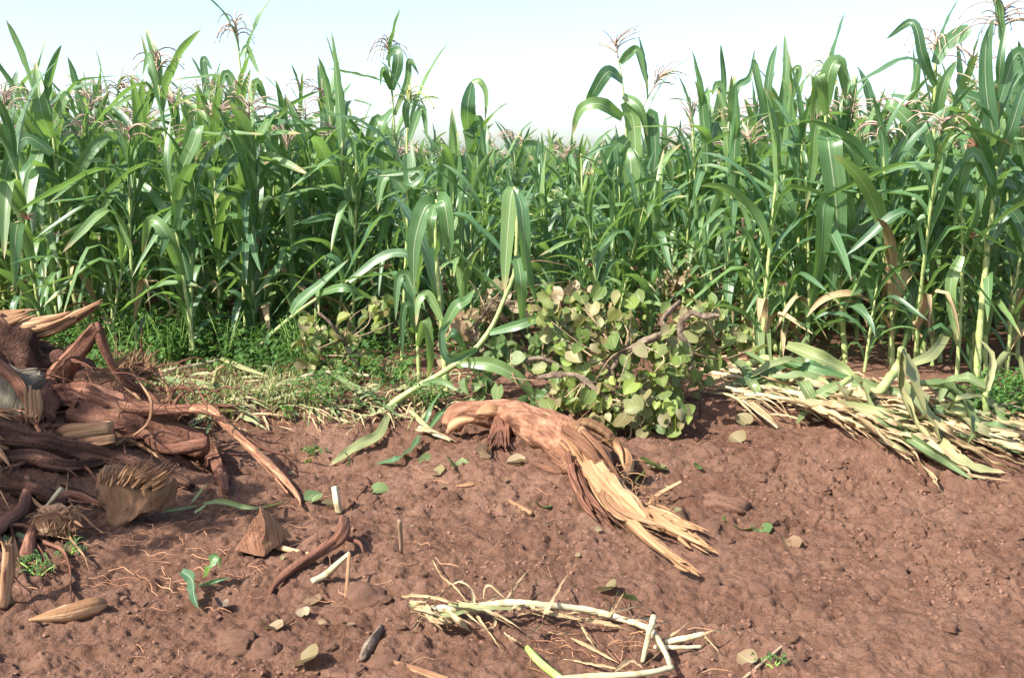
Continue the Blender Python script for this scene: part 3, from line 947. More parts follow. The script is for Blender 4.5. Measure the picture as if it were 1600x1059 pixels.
def stick(name, L, rad_px, mat, label, cat, group=None, n=7, rough=.12, ridge=0, flat=1.0, seed=0, lift=None, k=5):
    """a stick, root or splinter along photograph pixels; RAD_PX per point"""
    b = G(L[0][0], L[0][1])
    pm = ppm(b.y)
    rr = [r / pm for r in rad_px]
    pts = [G(q[0], q[1], (q[2] if len(q) > 2 else r * .8)) for q, r in zip(L, rr)]
    mb = MB()
    tube(mb, pts, rr, n=n, k=k, rough=rough, ridge=ridge, seed=seed, flat=flat)
    return solid(name, mb, M[mat], b, label, cat, group)

def fray(mb, base, direction, rnd, n, length, r, spreadang=.18, area=None, taper=True, bend=.15, flat=.5):
    """bundle of torn fibres starting in AREA (two half-axes vectors) around BASE"""
    d = Vector(direction).normalized()
    for i in range(n):
        p = Vector(base)
        if area:
            a = rnd.uniform(0, 6.283); q = math.sqrt(rnd.random())
            p = p + Vector(area[0]) * (q * math.cos(a)) + Vector(area[1]) * (q * math.sin(a))
        v = (d + Vector((rnd.gauss(0, spreadang), rnd.gauss(0, spreadang), rnd.gauss(0, spreadang)))).normalized()
        w = (v + Vector((rnd.gauss(0, bend), rnd.gauss(0, bend), rnd.gauss(0, bend)))).normalized()
        ln = length * rnd.uniform(.45, 1.1)
        rr = r * rnd.uniform(.5, 1.4)
        tube(mb, [p, p + v * ln * .5, p + v * ln * .5 + w * ln * .5], [rr, rr * .8, rr * .15], n=5, k=3, rough=.2, seed=rnd.randint(0, 999), flat=flat)

def chunk(mb, poly, thick, axis, seed=0, cuts=6, amp=.02, grain=(0, 0, 1)):
    """block of wood: POLY (3D points in order) pushed back along AXIS*THICK, finely cut and chipped by one 3D noise"""
    import bmesh
    bm = bmesh.new()
    ax = Vector(axis).normalized() * thick
    n = len(poly)
    fr = [bm.verts.new(Vector(p)) for p in poly]
    bk = [bm.verts.new(Vector(p) + ax) for p in poly]
    bm.faces.new(fr); bm.faces.new(list(reversed(bk)))
    for i in range(n):
        j = (i + 1) % n
        bm.faces.new((fr[j], fr[i], bk[i], bk[j]))
    bmesh.ops.triangulate(bm, faces=bm.faces[:])
    for _ in range(3 if cuts > 4 else 2):
        bmesh.ops.subdivide_edges(bm, edges=[e for e in bm.edges if e.calc_length() > .02], cuts=1, use_grid_fill=True)
        bmesh.ops.triangulate(bm, faces=bm.faces[:])
    g = Vector(grain).normalized()
    s1 = g.cross(Vector((0.3, 1, .2))).normalized()
    V, UV = [], []
    for v in bm.verts:
        p = v.co
        q1, q2 = np.array([p.x * 13 + p.y * 9]), np.array([p.z * 13 - p.y * 6])
        f1, f2 = np.array([p.dot(s1) * 42]), np.array([p.dot(g) * 4])
        o = Vector((fbm(q1, q2, seed, 4)[0], fbm(q1, q2, seed + 11, 4)[0], fbm(q1, q2, seed + 23, 4)[0])) * amp
        o += Vector((0, -1, 0)) * fbm(f1, f2, seed + 31, 2)[0] * amp * .14
        V.append(p + o); UV.append((p.dot(s1) * 7, p.dot(g)))
    bm.verts.index_update()
    mb.add(V, [[v.index for v in f.verts] for f in bm.faces], UV)
    bm.free()

def heart_leaf(mb, p, nrm, tip, size, cup=.15, seed=0, stalk=True):
    """a rounded heart-shaped leaf, 12-sided, cupped; TIP points along the midrib"""
    N = Vector(nrm).normalized(); T = Vector(tip); T = (T - N * T.dot(N)).normalized(); S = N.cross(T)
    rs = random.Random(seed)
    rows = [(-.06, .30), (.08, .48), (.30, .54), (.56, .48), (.80, .31), (1.0, .05)]
    b1, b2 = rs.uniform(-.6, .6), rs.uniform(-.45, .45); wl, wr = rs.uniform(.8, 1.15), rs.uniform(.8, 1.15)
    V, UV, F = [], [], []
    for i, (t, w) in enumerate(rows):
        for u in (-1, -.5, 0, .5, 1):
            off = abs(u)
            tt = t - (.10 * off if i == 0 else 0) + (.07 if (i == 0 and u == 0) else 0)
            z = cup * off * off * w + b1 * tt * tt * .5 + b2 * u * w * tt + rs.uniform(-.035, .035)
            V.append(Vector(p) + (T * tt + S * (u * w * (wl if u < 0 else wr)) + N * z) * size)
            UV.append((u * .5 + .5, max(0, t)))
    for i in range(5):
        for j in range(4):
            a = i * 5 + j
            F.append((a, a + 1, a + 6, a + 5))
    mb.add(V, F, UV)

# ------------------------------------------------------------------ uprooted stump on the left
def build_stump():
    base = G(90, 700)
    root = thing('uprooted_stump', 'large dark uprooted tree stump with tangled reddish roots at the left edge', 'tree stump', base)
    rnd = random.Random(3)
    def T(name, L, rad_px, mat, y0=None, n=12, rough=.16, ridge=0, seed=0, flat=1.0, k=6, label=None, par=None):
        mb = MB()
        pts, rr = [], []
        for (px, py, yy), r in zip(L, rad_px):
            r_ = r / ppm(yy)
            pts.append(above(px, py, yy, max(.035, r_ * .45))); rr.append(r_ * (.86 if mat == 'bark' else .95))
        tube(mb, pts, rr, n=n, k=k, rough=rough, ridge=ridge, seed=seed, flat=flat)
        return part(name, mb, M[mat], par or root, label)
    body = T('stump_body', [(-420, 560, 6.2), (-180, 560, 6.25), (-20, 590, 6.3), (70, 612, 6.35), (160, 632, 6.4), (250, 648, 6.45), (300, 655, 6.5)], [190, 150, 92, 62, 44, 26, 10], 'darkbark', n=40, rough=.26, ridge=7, seed=4, k=10)
    T('stump_lobe', [(-60, 560, 6.55), (40, 570, 6.6), (120, 598, 6.6), (190, 625, 6.6), (260, 640, 6.6)], [44, 40, 30, 22, 10], 'darkbark', n=26, rough=.26, ridge=5, seed=9, k=8)
    T('stump_lobe', [(-40, 690, 5.9), (60, 700, 5.95), (150, 715, 6.0), (240, 735, 6.0), (300, 760, 6.0)], [30, 20, 15, 11, 5], 'darkbark', n=24, rough=.26, ridge=5, seed=12, k=8)
    T('stump_lobe', [(-60, 760, 5.5), (10, 760, 5.55), (60, 770, 5.6), (105, 790, 5.6)], [24, 18, 13, 5], 'darkbark', n=24, rough=.3, ridge=6, seed=15, k=8)
    T('elbow_root', [(60, 648, 6.2), (85, 600, 6.1), (118, 552, 6.05), (150, 514, 6.0), (153, 511, 6.0)], [24, 21, 16, 12, 7], 'bark', n=14, rough=.16, ridge=3, seed=2)
    T('elbow_root', [(146, 514, 6.0), (155, 520, 6.0), (165, 550, 6.02), (182, 580, 6.05), (205, 602, 6.1), (238, 612, 6.2)], [8, 9, 8, 8, 9, 5], 'bark', n=10, rough=.12, seed=3)
    T('main_root', [(20, 610, 6.15), (80, 618, 6.0), (140, 620, 5.95), (195, 638, 5.9), (250, 640, 5.9), (318, 638, 5.9), (330, 643, 5.88)], [22, 24, 25, 19, 10, 8, 6], 'bark', n=16, rough=.15, ridge=4, seed=5)
    T('root_tail', [(300, 638, 5.9), (326, 640, 5.88), (350, 660, 5.8), (395, 702, 5.65), (440, 744, 5.45), (466, 776, 5.25), (470, 790, 5.2)], [8, 8, 8, 7, 6, 4, 1.5], 'sunlit_root', n=10, rough=.16, ridge=2, seed=5, label='long thin root curving down into the hollow, sunlit tan put into its colour')
    T('root_tail', [(345, 655, 5.82), (385, 698, 5.68), (420, 735, 5.5), (450, 770, 5.3)], [4, 4, 3, 1.5], 'sunlit_root', n=7, rough=.16, seed=55)
    T('side_root', [(318, 640, 5.9), (350, 634, 5.95), (372, 640, 6.0)], [5, 4, 2], 'bark', n=7, seed=6)
    T('side_root', [(345, 652, 5.85), (380, 680, 5.8), (418, 702, 5.75), (455, 712, 5.7)], [5, 4, 3, 1.5], 'bark', n=7, seed=6)
    T('thick_root', [(110, 645, 6.1), (180, 668, 6.05), (250, 682, 6.0), (310, 700, 5.95), (336, 722, 5.85), (347, 748, 5.75), (352, 768, 5.65)], [24, 27, 28, 24, 13, 9, 5], 'bark', n=16, rough=.17, ridge=4, seed=7, label='thick dusty root ending in a pointed stub')
    T('bent_root', [(175, 692, 5.85), (205, 684, 5.8), (226, 678, 5.78), (238, 688, 5.76), (255, 700, 5.74), (285, 700, 5.74), (326, 692, 5.76)], [7, 8, 9, 10, 10, 11, 12], 'bark', n=12, rough=.12, seed=8)
    T('thin_root', [(-20, 555, 5.8), (20, 590, 5.75), (38, 615, 5.7), (48, 640, 5.68), (58, 665, 5.65), (70, 690, 5.6), (84, 710, 5.6)], [10, 11, 10, 7, 4, 3, 1.5], 'bark', n=10, rough=.15, seed=10)
    T('lower_root', [(-30, 850, 4.95), (5, 822, 5.0), (32, 800, 5.02), (42, 770, 5.06), (44, 745, 5.1)], [16, 13, 11, 9, 6], 'bark', n=10, rough=.2, ridge=3, seed=11)
    T('lower_root', [(42, 872, 4.75), (48, 840, 4.78), (62, 808, 4.84), (82, 782, 4.9)], [11, 10, 7, 4], 'bark', n=10, rough=.15, seed=13)
    T('lower_root', [(70, 800, 5.15), (95, 778, 5.2), (125, 775, 5.25), (160, 790, 5.3)], [6, 9, 8, 4], 'bark', n=10, rough=.2, seed=14)
    T('lower_root', [(-20, 720, 5.4), (40, 716, 5.45), (110, 728, 5.5), (165, 722, 5.55)], [14, 13, 11, 5], 'darkbark', n=12, rough=.24, ridge=4, seed=16)
    T('cut_stub', [(268, 648, 6.15), (240, 655, 5.98), (228, 658, 5.92)], [15, 15, 13], 'bark', n=14, rough=.08, seed=18)
    T('side_root', [(262, 645, 6.0), (268, 620, 6.0), (270, 602, 6.0)], [4, 3, 2], 'bark', n=7, seed=19)
    T('side_root', [(258, 668, 5.98), (275, 628, 5.98), (288, 612, 6.0)], [4, 4, 3], 'bark', n=7, seed=20)
    T('side_root', [(205, 600, 6.2), (240, 622, 6.1), (255, 650, 6.0)], [6, 5, 3], 'bark', n=7, seed=21)
    # torn splinter board at the top
    mb = MB()
    A = [P(-60, 522, 6.5), P(10, 522, 6.45), P(70, 512, 6.4), P(115, 494, 6.35), P(156, 470, 6.3)]
    pm = ppm(6.4)
    for i in range(26):
        o = Vector((rnd.uniform(-.05, .05), rnd.uniform(-.08, .08), rnd.gauss(0, .028)))
        L = rnd.choice([3, 3, 4, 4, 5])
        pts = [a + o * (1 - .16 * j) for j, a in enumerate(A[:L])]
        tube(mb, pts, [rnd.uniform(6, 12) / pm * (1 - .17 * j) * (.25 if j == L - 1 else 1) for j in range(L)], n=6, k=5, rough=.25, seed=i, flat=.6)
    part('torn_splinter', mb, M['fibre'], root)
    mb = MB()
    for i in range(14):
        y_ = rnd.uniform(6.35, 6.6)
        s = rnd.uniform(-10, 10)
        tube(mb, [P(-50, 508 + s, y_), P(0, 502 + s, y_), P(rnd.uniform(30, 62), 488 + s * .5, y_)], [.03, .025, .004], n=6, k=4, rough=.2, seed=i + 40, flat=.5)
    part('torn_splinter', mb, M['splint'], root, 'pale short torn splinter at the left edge')
    # fibrous yellow core at the lower left
    mb = MB()
    for i in range(46):
        x0 = rnd.uniform(-60, 10); yy = rnd.uniform(690, 745)
        y_ = rnd.uniform(5.15, 5.5)
        tube(mb, [P(x0 - 20, yy - 25, y_), P(x0, yy, y_), P(x0 + rnd.uniform(5, 30), yy + rnd.uniform(20, 70), y_ - .05)], [.016, .02, .004], n=6, k=4, rough=.3, seed=i + 80, flat=.5)
    part('torn_core', mb, M['splint'], root, 'yellowish torn wood core')
    mb = MB()
    for i in range(22):
        x0 = rnd.uniform(-50, 8); yy = rnd.uniform(634, 660); y_ = rnd.uniform(5.35, 5.6)
        tube(mb, [P(x0 - 40, yy, y_), P(x0 - 5, yy + 4, y_), P(x0 + rnd.uniform(15, 42), yy + rnd.uniform(0, 24), y_)], [.018, .018, .003], n=5, k=4, rough=.25, seed=i + 130, flat=.45)
    part('torn_splinter', mb, M['splint'], root, 'pale broken ends under the grey wood face')
    # thin broken roots and bark strips lying over the heap
    for i in range(62):
        x0, y0_ = rnd.uniform(-30, 250), rnd.uniform(575, 850)
        if y0_ > 700: x0 = rnd.uniform(-30, 130)
        yy = 6.15 - max(0, y0_ - 600) * .0052
        a = rnd.gauss(.25, .6); ln = rnd.uniform(40, 130)
        L = [(x0, y0_, yy)]
        for j in range(4):
            a += rnd.gauss(0, .35)
            L.append((L[-1][0] + ln / 4 * math.cos(a), L[-1][1] + ln / 4 * math.sin(a), yy - .03 + rnd.gauss(0, .03)))
        r = rnd.choice([1.5, 2, 2.5, 3.5, 5])
        T('thin_root' if r < 3 else 'bark_strip', L, [r, r * 1.1, r, r * .8, r * .3], rnd.choice(['bark', 'bark', 'fibre', 'darkbark', 'fibre']), n=7, rough=.25, seed=i + 400, flat=.7 if r < 3 else .35, k=5)
    mb = MB()
    for i in range(130):
        px, py = rnd.uniform(-20, 330), rnd.uniform(560, 740)
        y_ = rnd.uniform(5.75, 6.2)
        p = P(px, py, y_)
        pts = [p]
        v = Vector((rnd.gauss(.5, .6), rnd.gauss(-.2, .3), rnd.gauss(-.1, .4))).normalized()
        for j in range(5):
            v = (v + Vector((rnd.gauss(0, .25), rnd.gauss(0, .25), rnd.gauss(-.1, .25)))).normalized()
            pts.append(pts[-1] + v * rnd.uniform(.03, .08))
        r = rnd.uniform(.002, .006)
        tube(mb, pts, [r, r, r, r, r * .7, r * .3], n=5, k=3, seed=i)
    o = part('rootlets', mb, M['bark'], root)
    o['kind'] = 'stuff'
build_stump()

def wood_bits():
    rnd = random.Random(8)
    # grey weathered block at the left edge
    b = G(15, 670)
    mb = MB()
    y_ = 5.75
    chunk(mb, [P(-60, 668, y_), P(38, 668, y_ - .05), P(46, 600, y_), P(28, 586, y_), P(-60, 572, y_)], .22, (0, 1, 0), 2, 9, .02)
    solid('wood_block', mb, M['grey'], b, 'grey weathered sawn wood face jammed under the stump at the left edge', 'wood block')
    mb = MB()
    b = G(55, 660)
    for i in range(18):
        x0 = rnd.uniform(38, 62)
        tube(mb, [P(x0, rnd.uniform(600, 618), 5.62), P(x0 + 4, 640, 5.6), P(x0 + rnd.uniform(-6, 8), rnd.uniform(652, 672), 5.58)], [.012, .016, .004], n=5, k=3, rough=.2, seed=i, flat=.5)
    solid('wood_splinter', mb, M['fibre'], b, 'small fan of brown splinters beside the grey wood face', 'splinter')
    # half log, pale
    b = G(125, 690)
    root = thing('split_log', 'short pale split log lying among the dark roots', 'log', b)
    mb = MB()
    tube(mb, [P(74, 690, 5.65), P(100, 680, 5.62), P(140, 673, 5.6), P(174, 670, 5.6)], [12 / ppm(5.6), 15 / ppm(5.6), 15 / ppm(5.6), 13 / ppm(5.6)], n=14, k=6, rough=.10, ridge=3, seed=4)
    part('heartwood', mb, M['splint'], root)
    mb = MB()
    for i in range(6):
        yy = 690 + i * 2.0
        tube(mb, [P(96 + i * 5, yy + 5, 5.52), P(140, yy - 3, 5.5), P(180, yy - 10, 5.5)], [.008, .014, .006], n=6, k=4, rough=.2, seed=i, flat=.6)
    part('loose_strip', mb, M['fibre'], root)
    # torn fibre ball
    b = G(215, 600)
    mb = MB()
    c = P(196, 582, 6.7)
    for i in range(110):
        a = rnd.uniform(-.2, 1.25)
        d = Vector((math.cos(a), rnd.gauss(0, .45), math.sin(a)))
        o = Vector((rnd.uniform(-.08, .12), rnd.uniform(-.08, .08), rnd.uniform(-.05, .03)))
        fray(mb, c + o, d, rnd, 1, rnd.uniform(.13, .27), .009, .12, None, True, .35)
    solid('torn_root_fibre', mb, M['fibre'], b, 'upright frayed mass of torn root fibre behind the elbow root', 'root chunk')
    # splintered block in front
    b = G(190, 822)
    root = thing('splintered_block', 'wedge-shaped wood block with pale splintered fibres fanning from its top', 'wood chunk', b)
    y_ = b.y - .03
    mb = MB()
    chunk(mb, [P(172, 826, y_), P(202, 815, y_ - .02), P(243, 790, y_ + .03), P(248, 765, y_ + .03), P(205, 768, y_), P(152, 742, y_), P(154, 780, y_)], .16, (.15, 1, .05), 5, 10, .018, (.1, 0, 1))
    part('block', mb, M['cutwood'], root)
    mb = MB()
    for i in range(210):
        t = rnd.random()
        px0, py0 = 156 + 84 * t, 744 + rnd.uniform(-4, 16) + 8 * t
        p = P(px0, py0, y_ + rnd.uniform(-.03, .12))
        d = Vector((.15 + 1.0 * t + rnd.gauss(0, .1), rnd.gauss(0, .15), .95 - .25 * t))
        fray(mb, p, d, rnd, 1, rnd.uniform(.06, .13) * (.5 + .9 * t), .006, .12, None, True, .18)
    part('splintered_fibres', mb, M['splint'], root)
    # rotten chunk
    b = G(95, 842)
    mb = MB()
    c = P(92, 815, b.y)
    tube(mb, [P(62, 822, b.y), P(80, 815, b.y), P(105, 815, b.y), P(122, 822, b.y)], [.03, .06, .055, .02], n=18, k=7, rough=.5, ridge=5, seed=6)
    for i in range(110):
        fray(mb, c + Vector((rnd.uniform(-.09, .09), rnd.uniform(-.06, .02), rnd.uniform(-.06, .07))), (rnd.uniform(-.4, 1), -.5, rnd.uniform(-.5, .6)), rnd, 1, .07, .006, .4, None, True, .4)
    solid('rotten_chunk', mb, M['fibre'], b, 'crumbly orange-brown rotten wood chunk below the stump', 'wood chunk')
    stick('pale_stick', [(66, 800), (82, 780, .08), (97, 762, .13)], [3, 3.5, 4], 'drystalk', 'short pale stick poking up behind the rotten wood chunk', 'stick')
    # stake
    b = G(12, 945)
    root = thing('broken_stake', 'broken maize stub with a pale torn middle at the bottom left edge', 'stub', b)
    mb = MB(); tube(mb, [P(6, 945, b.y), P(10, 915, b.y), P(12, 880, b.y), P(11, 850, b.y)], [.026, .020, .023, .017], n=12, k=8, rough=.38, seed=3)
    part('stake', mb, M['fibre'], root)
    mb = MB(); fray(mb, P(11, 858, b.y), (0, 0, 1), rnd, 12, .05, .006, .3, ((.015, 0, 0), (0, .015, 0)))
    part('torn_end', mb, M['splint'], root)
    # wedge
    b = G(412, 868)
    mb = MB()
    y_ = b.y
    top = P(407, 789, y_ + .03); c1 = P(372, 858, y_ + .02); c2 = P(411, 869, y_ - .03); c3 = P(458, 838, y_ + .12); c4 = P(400, 835, y_ + .22)
    def tri_face(a, b_, c, n=12):
        V, UV, F = [], [], []
        idx = {}
        nn = (b_ - a).cross(c - a).normalized()
        for i in range(n + 1):
            for j in range(n + 1 - i):
                u, v = i / n, j / n
                p = a + (b_ - a) * u + (c - a) * v
                q1, q2 = np.array([p.x * 19 + p.y * 9]), np.array([p.z * 19 - p.y * 5])
                p = p + Vector((fbm(q1, q2, 3, 4)[0], fbm(q1, q2, 13, 4)[0], fbm(q1, q2, 23, 4)[0] * .7)) * .011
                idx[(i, j)] = len(V); V.append(p); UV.append((p.x * 5 + p.y * 4, p.z))
        for i in range(n):
            for j in range(n - i):
                F.append((idx[(i, j)], idx[(i + 1, j)], idx[(i, j + 1)]))
                if i + j < n - 1: F.append((idx[(i + 1, j)], idx[(i + 1, j + 1)], idx[(i, j + 1)]))
        return V, F, UV
    root = thing('wood_wedge', 'pyramid-shaped cut wood wedge standing on the soil', 'wood chunk', b)
    mb = MB(); mb.add(*tri_face(top, c1, c2)); part('bark_face', mb, M['logbark'], root)
    mb = MB()
    for t in ((top, c2, c3), (top, c3, c4), (top, c4, c1)): mb.add(*tri_face(*t))
    part('cut_face', mb, M['cutwood'], root)
    # pale chip at lower left
    b = G(105, 968)
    mb = MB()
    tube(mb, [G(45, 968, .015), G(80, 962, .03), G(115, 956, .035), G(150, 947, .04), G(166, 944, .03)], [.004, .022, .034, .032, .012], n=10, k=6, rough=.2, seed=5, flat=.5)
    solid('wood_chip', mb, M['splint'], b, 'long pale pointed wood chip lying at the lower left', 'wood chip')
    # forked root
    b = G(480, 880)
    root = thing('loose_root', 'loose reddish forked root lying on the soil right of the wooden wedge', 'root', b)
    pm = ppm(b.y)
    mb = MB(); tube(mb, [G(421, 930, .01), G(428, 915, .02), G(455, 890, .03), (G(490, 868, .04)), G(520, 848, .06), G(534, 832, .09), G(537, 812, .10)], [2 / pm, 5 / pm, 7 / pm, 8 / pm, 9 / pm, 10 / pm, 9 / pm], n=12, k=6, rough=.16, ridge=3, seed=6)
    part('main_root', mb, M['bark'], root)
    mb = MB(); tube(mb, [G(536, 835, .08), G(548, 843, .05), G(562, 848, .05), G(568, 864, .015)], [5 / pm, 4 / pm, 3 / pm, 1.5 / pm], n=8, k=5, rough=.15, seed=7)
    part('side_root', mb, M['bark'], root)
    # bent stalk making a V
    b = G(520, 915)
    root = thing('bent_stalk', 'broken pale green maize stalk folded into an upturned V on the soil', 'stalk', b)
    pm = ppm(b.y)
    apex = P(546, 864, b.y)
    mb = MB(); tube(mb, [G(487, 908, .01), G(508, 898, .02), apex.lerp(G(508, 898, .02), .5), apex], [5 / pm, 6 / pm, 5 / pm, 3.5 / pm], n=9, k=4, rough=.08, seed=2)
    part('stalk', mb, M['drystalk'], root)
    mb = MB(); tube(mb, [apex, apex.lerp(G(541, 935, .005), .5), G(541, 935, .005)], [3 / pm, 3 / pm, 3.2 / pm], n=8, k=4, seed=3)
    part('folded_end', mb, M['splint'], root)
    # small sticks named one by one
    stick('broken_stick', [(624, 812, .16), (626, 838, .08), (627, 862, 0)], [3, 3, 3], 'twig', 'short pale stick standing upright in the soil', 'stick')
    stick('charred_stick', [(565, 1028), (580, 1004), (596, 980)], [6, 8, 6], 'limb', 'short charred grey stick at the bottom, left of the dry maize plant', 'stick', rough=.3)
    stick('wood_splinter', [(610, 1032), (650, 1046), (700, 1064)], [3, 6, 7], 'fibre', 'flat brown splinter lying at the bottom edge', 'splinter', flat=.4)
    stick('stalk_stub', [(523, 760, .12), (527, 785, .05), (530, 800, .0)], [5, 5, 5], 'drystalk', 'short cream stalk stub standing in the soil by the hollow', 'stub')
    stick('root_piece', [(545, 795), (560, 775), (573, 760)], [2, 2.5, 3], 'bark', 'thin red root piece beside the cream stalk stub', 'root')
    stick('root_piece', [(828, 722), (845, 728), (870, 737), (895, 736)], [2, 4, 4, 3], 'logbark', 'curved red-brown root piece under the middle of the log', 'root')
    stick('wood_splinter', [(712, 760), (735, 757), (752, 754)], [2, 4, 2], 'splint', 'pale splinter on the soil left of the log, beside rootlets', 'splinter', flat=.5)
    stick('straw_stick', [(792, 780), (812, 791), (831, 802)], [2, 3, 3.5], 'splint', 'short straight pale straw left of the log splinters', 'straw')
    stick('torn_twig', [(1012, 790), (1030, 772, .04), (1065, 752, .12)], [3, 4, 2.5], 'rootlet', 'thin forked tan twig sticking out right of the log', 'twig')
    stick('root_piece', [(433, 854), (450, 858), (488, 866)], [5, 4, 2], 'rootlet', 'thin orange root beside the wooden wedge', 'root')
    stick('split_strip', [(246, 672, .03), (262, 678, .03), (290, 690, .02)], [3, 7, 4], 'splint', 'pale split wood strip beside the bent root of the stump', 'splinter', flat=.5)
    stick('split_strip', [(303, 706, .02), (318, 716, .02), (330, 722, .01)], [3, 6, 3], 'splint', 'pale split wood strip beneath the thick root stub', 'splinter', flat=.5)
    stick('straw_stick', [(1155, 1066), (1185, 1040), (1228, 1004, .02)], [2.5, 2.5, 2], 'twig', 'long thin straw slanting at the bottom edge, right of the dry plant', 'straw')
wood_bits()

# ------------------------------------------------------------------ the torn root log in the middle
def build_log():
    rnd = random.Random(21)
    b = G(840, 720)
    root = thing('torn_root_log', 'thick reddish root log torn open into long pale splinters, lying on the soil', 'log', b)
    def Q(px, py, y): return above(px, py, y, .05)
    yk = G(720, 690).y; ym = G(850, 712).y; ye = G(905, 738).y
    pmm = ppm(ym)
    spine = [(704, 668, yk + .02), (716, 648, yk + .06), (742, 645, yk + .06), (790, 652, yk), (840, 665, (yk + ym) / 2), (882, 688, ym), (915, 716, ye), (935, 750, ye - .1)]
    mb = MB()
    tube(mb, [Q(*s) for s in spine], [r / pmm for r in (18, 21, 23, 28, 32, 35, 31, 20)], n=44, k=14, rough=.055, ridge=2, seed=6)
    part('bark_trunk', mb, M['logbark'], root)
    # inner cut end under the left bend: a hollow crescent of paler wood
    mb = MB()
    tube(mb, [Q(700, 676, yk - .05), Q(708, 664, yk - .10), Q(722, 657, yk - .11), Q(742, 655, yk - .11)], [r / pmm for r in (5, 10, 9, 4)], n=12, k=6, rough=.14, seed=8, flat=.7)
    part('cut_end', mb, M['splint'], root)
    mb = MB()
    tube(mb, [Q(745, 645, yk - .07), Q(765, 641, yk - .08), Q(785, 648, yk - .075)], [r / pmm for r in (4, 12, 4)], n=12, k=6, rough=.15, seed=9, flat=.8)
    part('stripped_patch', mb, M['splint'], root, 'pale patch where the bark is stripped')
    # root tuft hanging at the front
    mb = MB()
    for i in range(16):
        x0 = rnd.uniform(775, 800); e = rnd.uniform(755, 800)
        tube(mb, [Q(x0, 650, yk - .10), Q((x0 + e) / 2 + rnd.uniform(-6, 4), 672, yk - .16), Q(e, rnd.uniform(690, 706), yk - .22)], [r / pmm for r in (4, 3.5, 1)], n=6, k=4, rough=.2, seed=i)
    part('rootlet_tuft', mb, M['bark'], root)
    # split body: pale fibres running to the splintered tips
    def prong(name, L, r, lab, seed, n=22, flat=.6, ridge=5):
        mb = MB()
        tube(mb, [Q(*q) for q in L], [q / pmm for q in r], n=n, k=9, rough=.16, ridge=ridge, seed=seed, flat=flat, twist=.6)
        rs = random.Random(seed)
        e, d = Vector(Q(*L[-1])), (Vector(Q(*L[-1])) - Vector(Q(*L[-2]))).normalized()
        for i in range(16):                                    # ragged end
            b0 = e - d * rs.uniform(.06, .22) + Vector((rs.gauss(0, .012), rs.gauss(0, .012), rs.gauss(0, .012)))
            q = d + Vector((rs.gauss(0, .10), rs.gauss(0, .10), rs.gauss(0, .08)))
            ln = rs.uniform(.05, .16); rr = rs.uniform(1.5, 4) / pmm
            tube(mb, [b0, b0 + q * ln * .6, b0 + q * ln], [rr, rr * .8, rr * .1], n=5, k=3, rough=.3, seed=i, flat=.5)
        return part(name, mb, M['splint'], root, lab)
    prong('split_wood', [(893, 690, ym - .08), (916, 722, ye - .10), (946, 765, ye - .24), (985, 798, ye - .40), (1012, 815, ye - .50)], (19, 25, 25, 19, 9), 'solid pale split wood of the torn side', 5, 40, .7, 9)
    prong('splinter', [(960, 775, ye - .3), (1000, 800, ye - .44), (1050, 826, ye - .55), (1098, 851, ye - .62)], (13, 12, 9, 2), 'upper long splinter reaching furthest right', 15)
    prong('splinter', [(962, 765, ye - .28), (1000, 793, ye - .40), (1045, 808, ye - .46), (1084, 826, ye - .50)], (11, 10, 7, 1.5), None, 25)
    prong('splinter', [(945, 775, ye - .3), (985, 815, ye - .5), (1030, 855, ye - .68), (1078, 890, ye - .80)], (11, 9, 6, 1.5), 'lowest thin splinter, pointing to the lower right', 35)
    def spl_set(name, A, Bp, n, r, jit, mat, lab=None, lens=(.8, 1.0), seed=0, jend=1.0):
        rs = random.Random(seed)
        mb = MB()
        C = spl(np.array([tuple(Q(*q)) for q in A + [Bp]]), 7)
        m = len(C)
        for i in range(n):
            o = np.array([rs.gauss(0, jit), rs.gauss(0, jit * .8), rs.gauss(0, jit * .8)])
            e = int(m * rs.uniform(*lens)); s0 = int(m * rs.uniform(0, .18))
            S = C[s0:max(s0 + 4, e)]
            k = len(S)
            tt = np.linspace(0, 1, k)[:, None]
            S = S + o * (1 - tt * (1 - jend)) + np.array([rs.gauss(0, jit * .35) for _ in range(3)]) * tt
            rr = r * rs.uniform(.5, 1.35) / pmm
            rad = [rr * (1 - .35 * t) * (1 if t < .8 else max(.06, (1 - t) / .2)) for t in tt[:, 0]]
            if rs.random() < .2:                                  # a wide flat plank among the fibres
                tube(mb, S, [q * 1.9 for q in rad], n=8, k=1, rough=.10, seed=seed + i, flat=.22)
            else:
                tube(mb, S, rad, n=5, k=1, rough=.14, seed=seed + i, flat=rs.uniform(.3, .7))
        return part(name, mb, M[mat], root, lab)
    spl_set('surface_fibres', [(890, 684, ym - .12), (915, 712, ye - .12), (940, 752, ye - .2), (965, 790, ye - .38)], (1000, 812, ye - .48), 40, 2.8, .034, 'splint', None, (.3, .9), 100)
    spl_set('surface_fibres', [(945, 762, ye - .25), (985, 795, ye - .42), (1030, 815, ye - .52)], (1102, 853, ye - .62), 14, 2.6, .016, 'splint', None, (.7, 1.0), 200)
    spl_set('surface_fibres', [(955, 770, ye - .28), (990, 800, ye - .44), (1030, 800, ye - .44)], (1088, 828, ye - .50), 10, 2.6, .016, 'fibre', None, (.7, 1.0), 300)
    spl_set('surface_fibres', [(945, 775, ye - .3), (985, 815, ye - .5), (1025, 850, ye - .66)], (1080, 892, ye - .80), 7, 2.4, .010, 'splint', None, (.8, 1.0), 400)
    spl_set('surface_fibres', [(940, 770, ye - .28), (975, 810, ye - .48)], (1052, 842, ye - .62), 10, 4, .02, 'fibre', None, (.6, 1.0), 500)
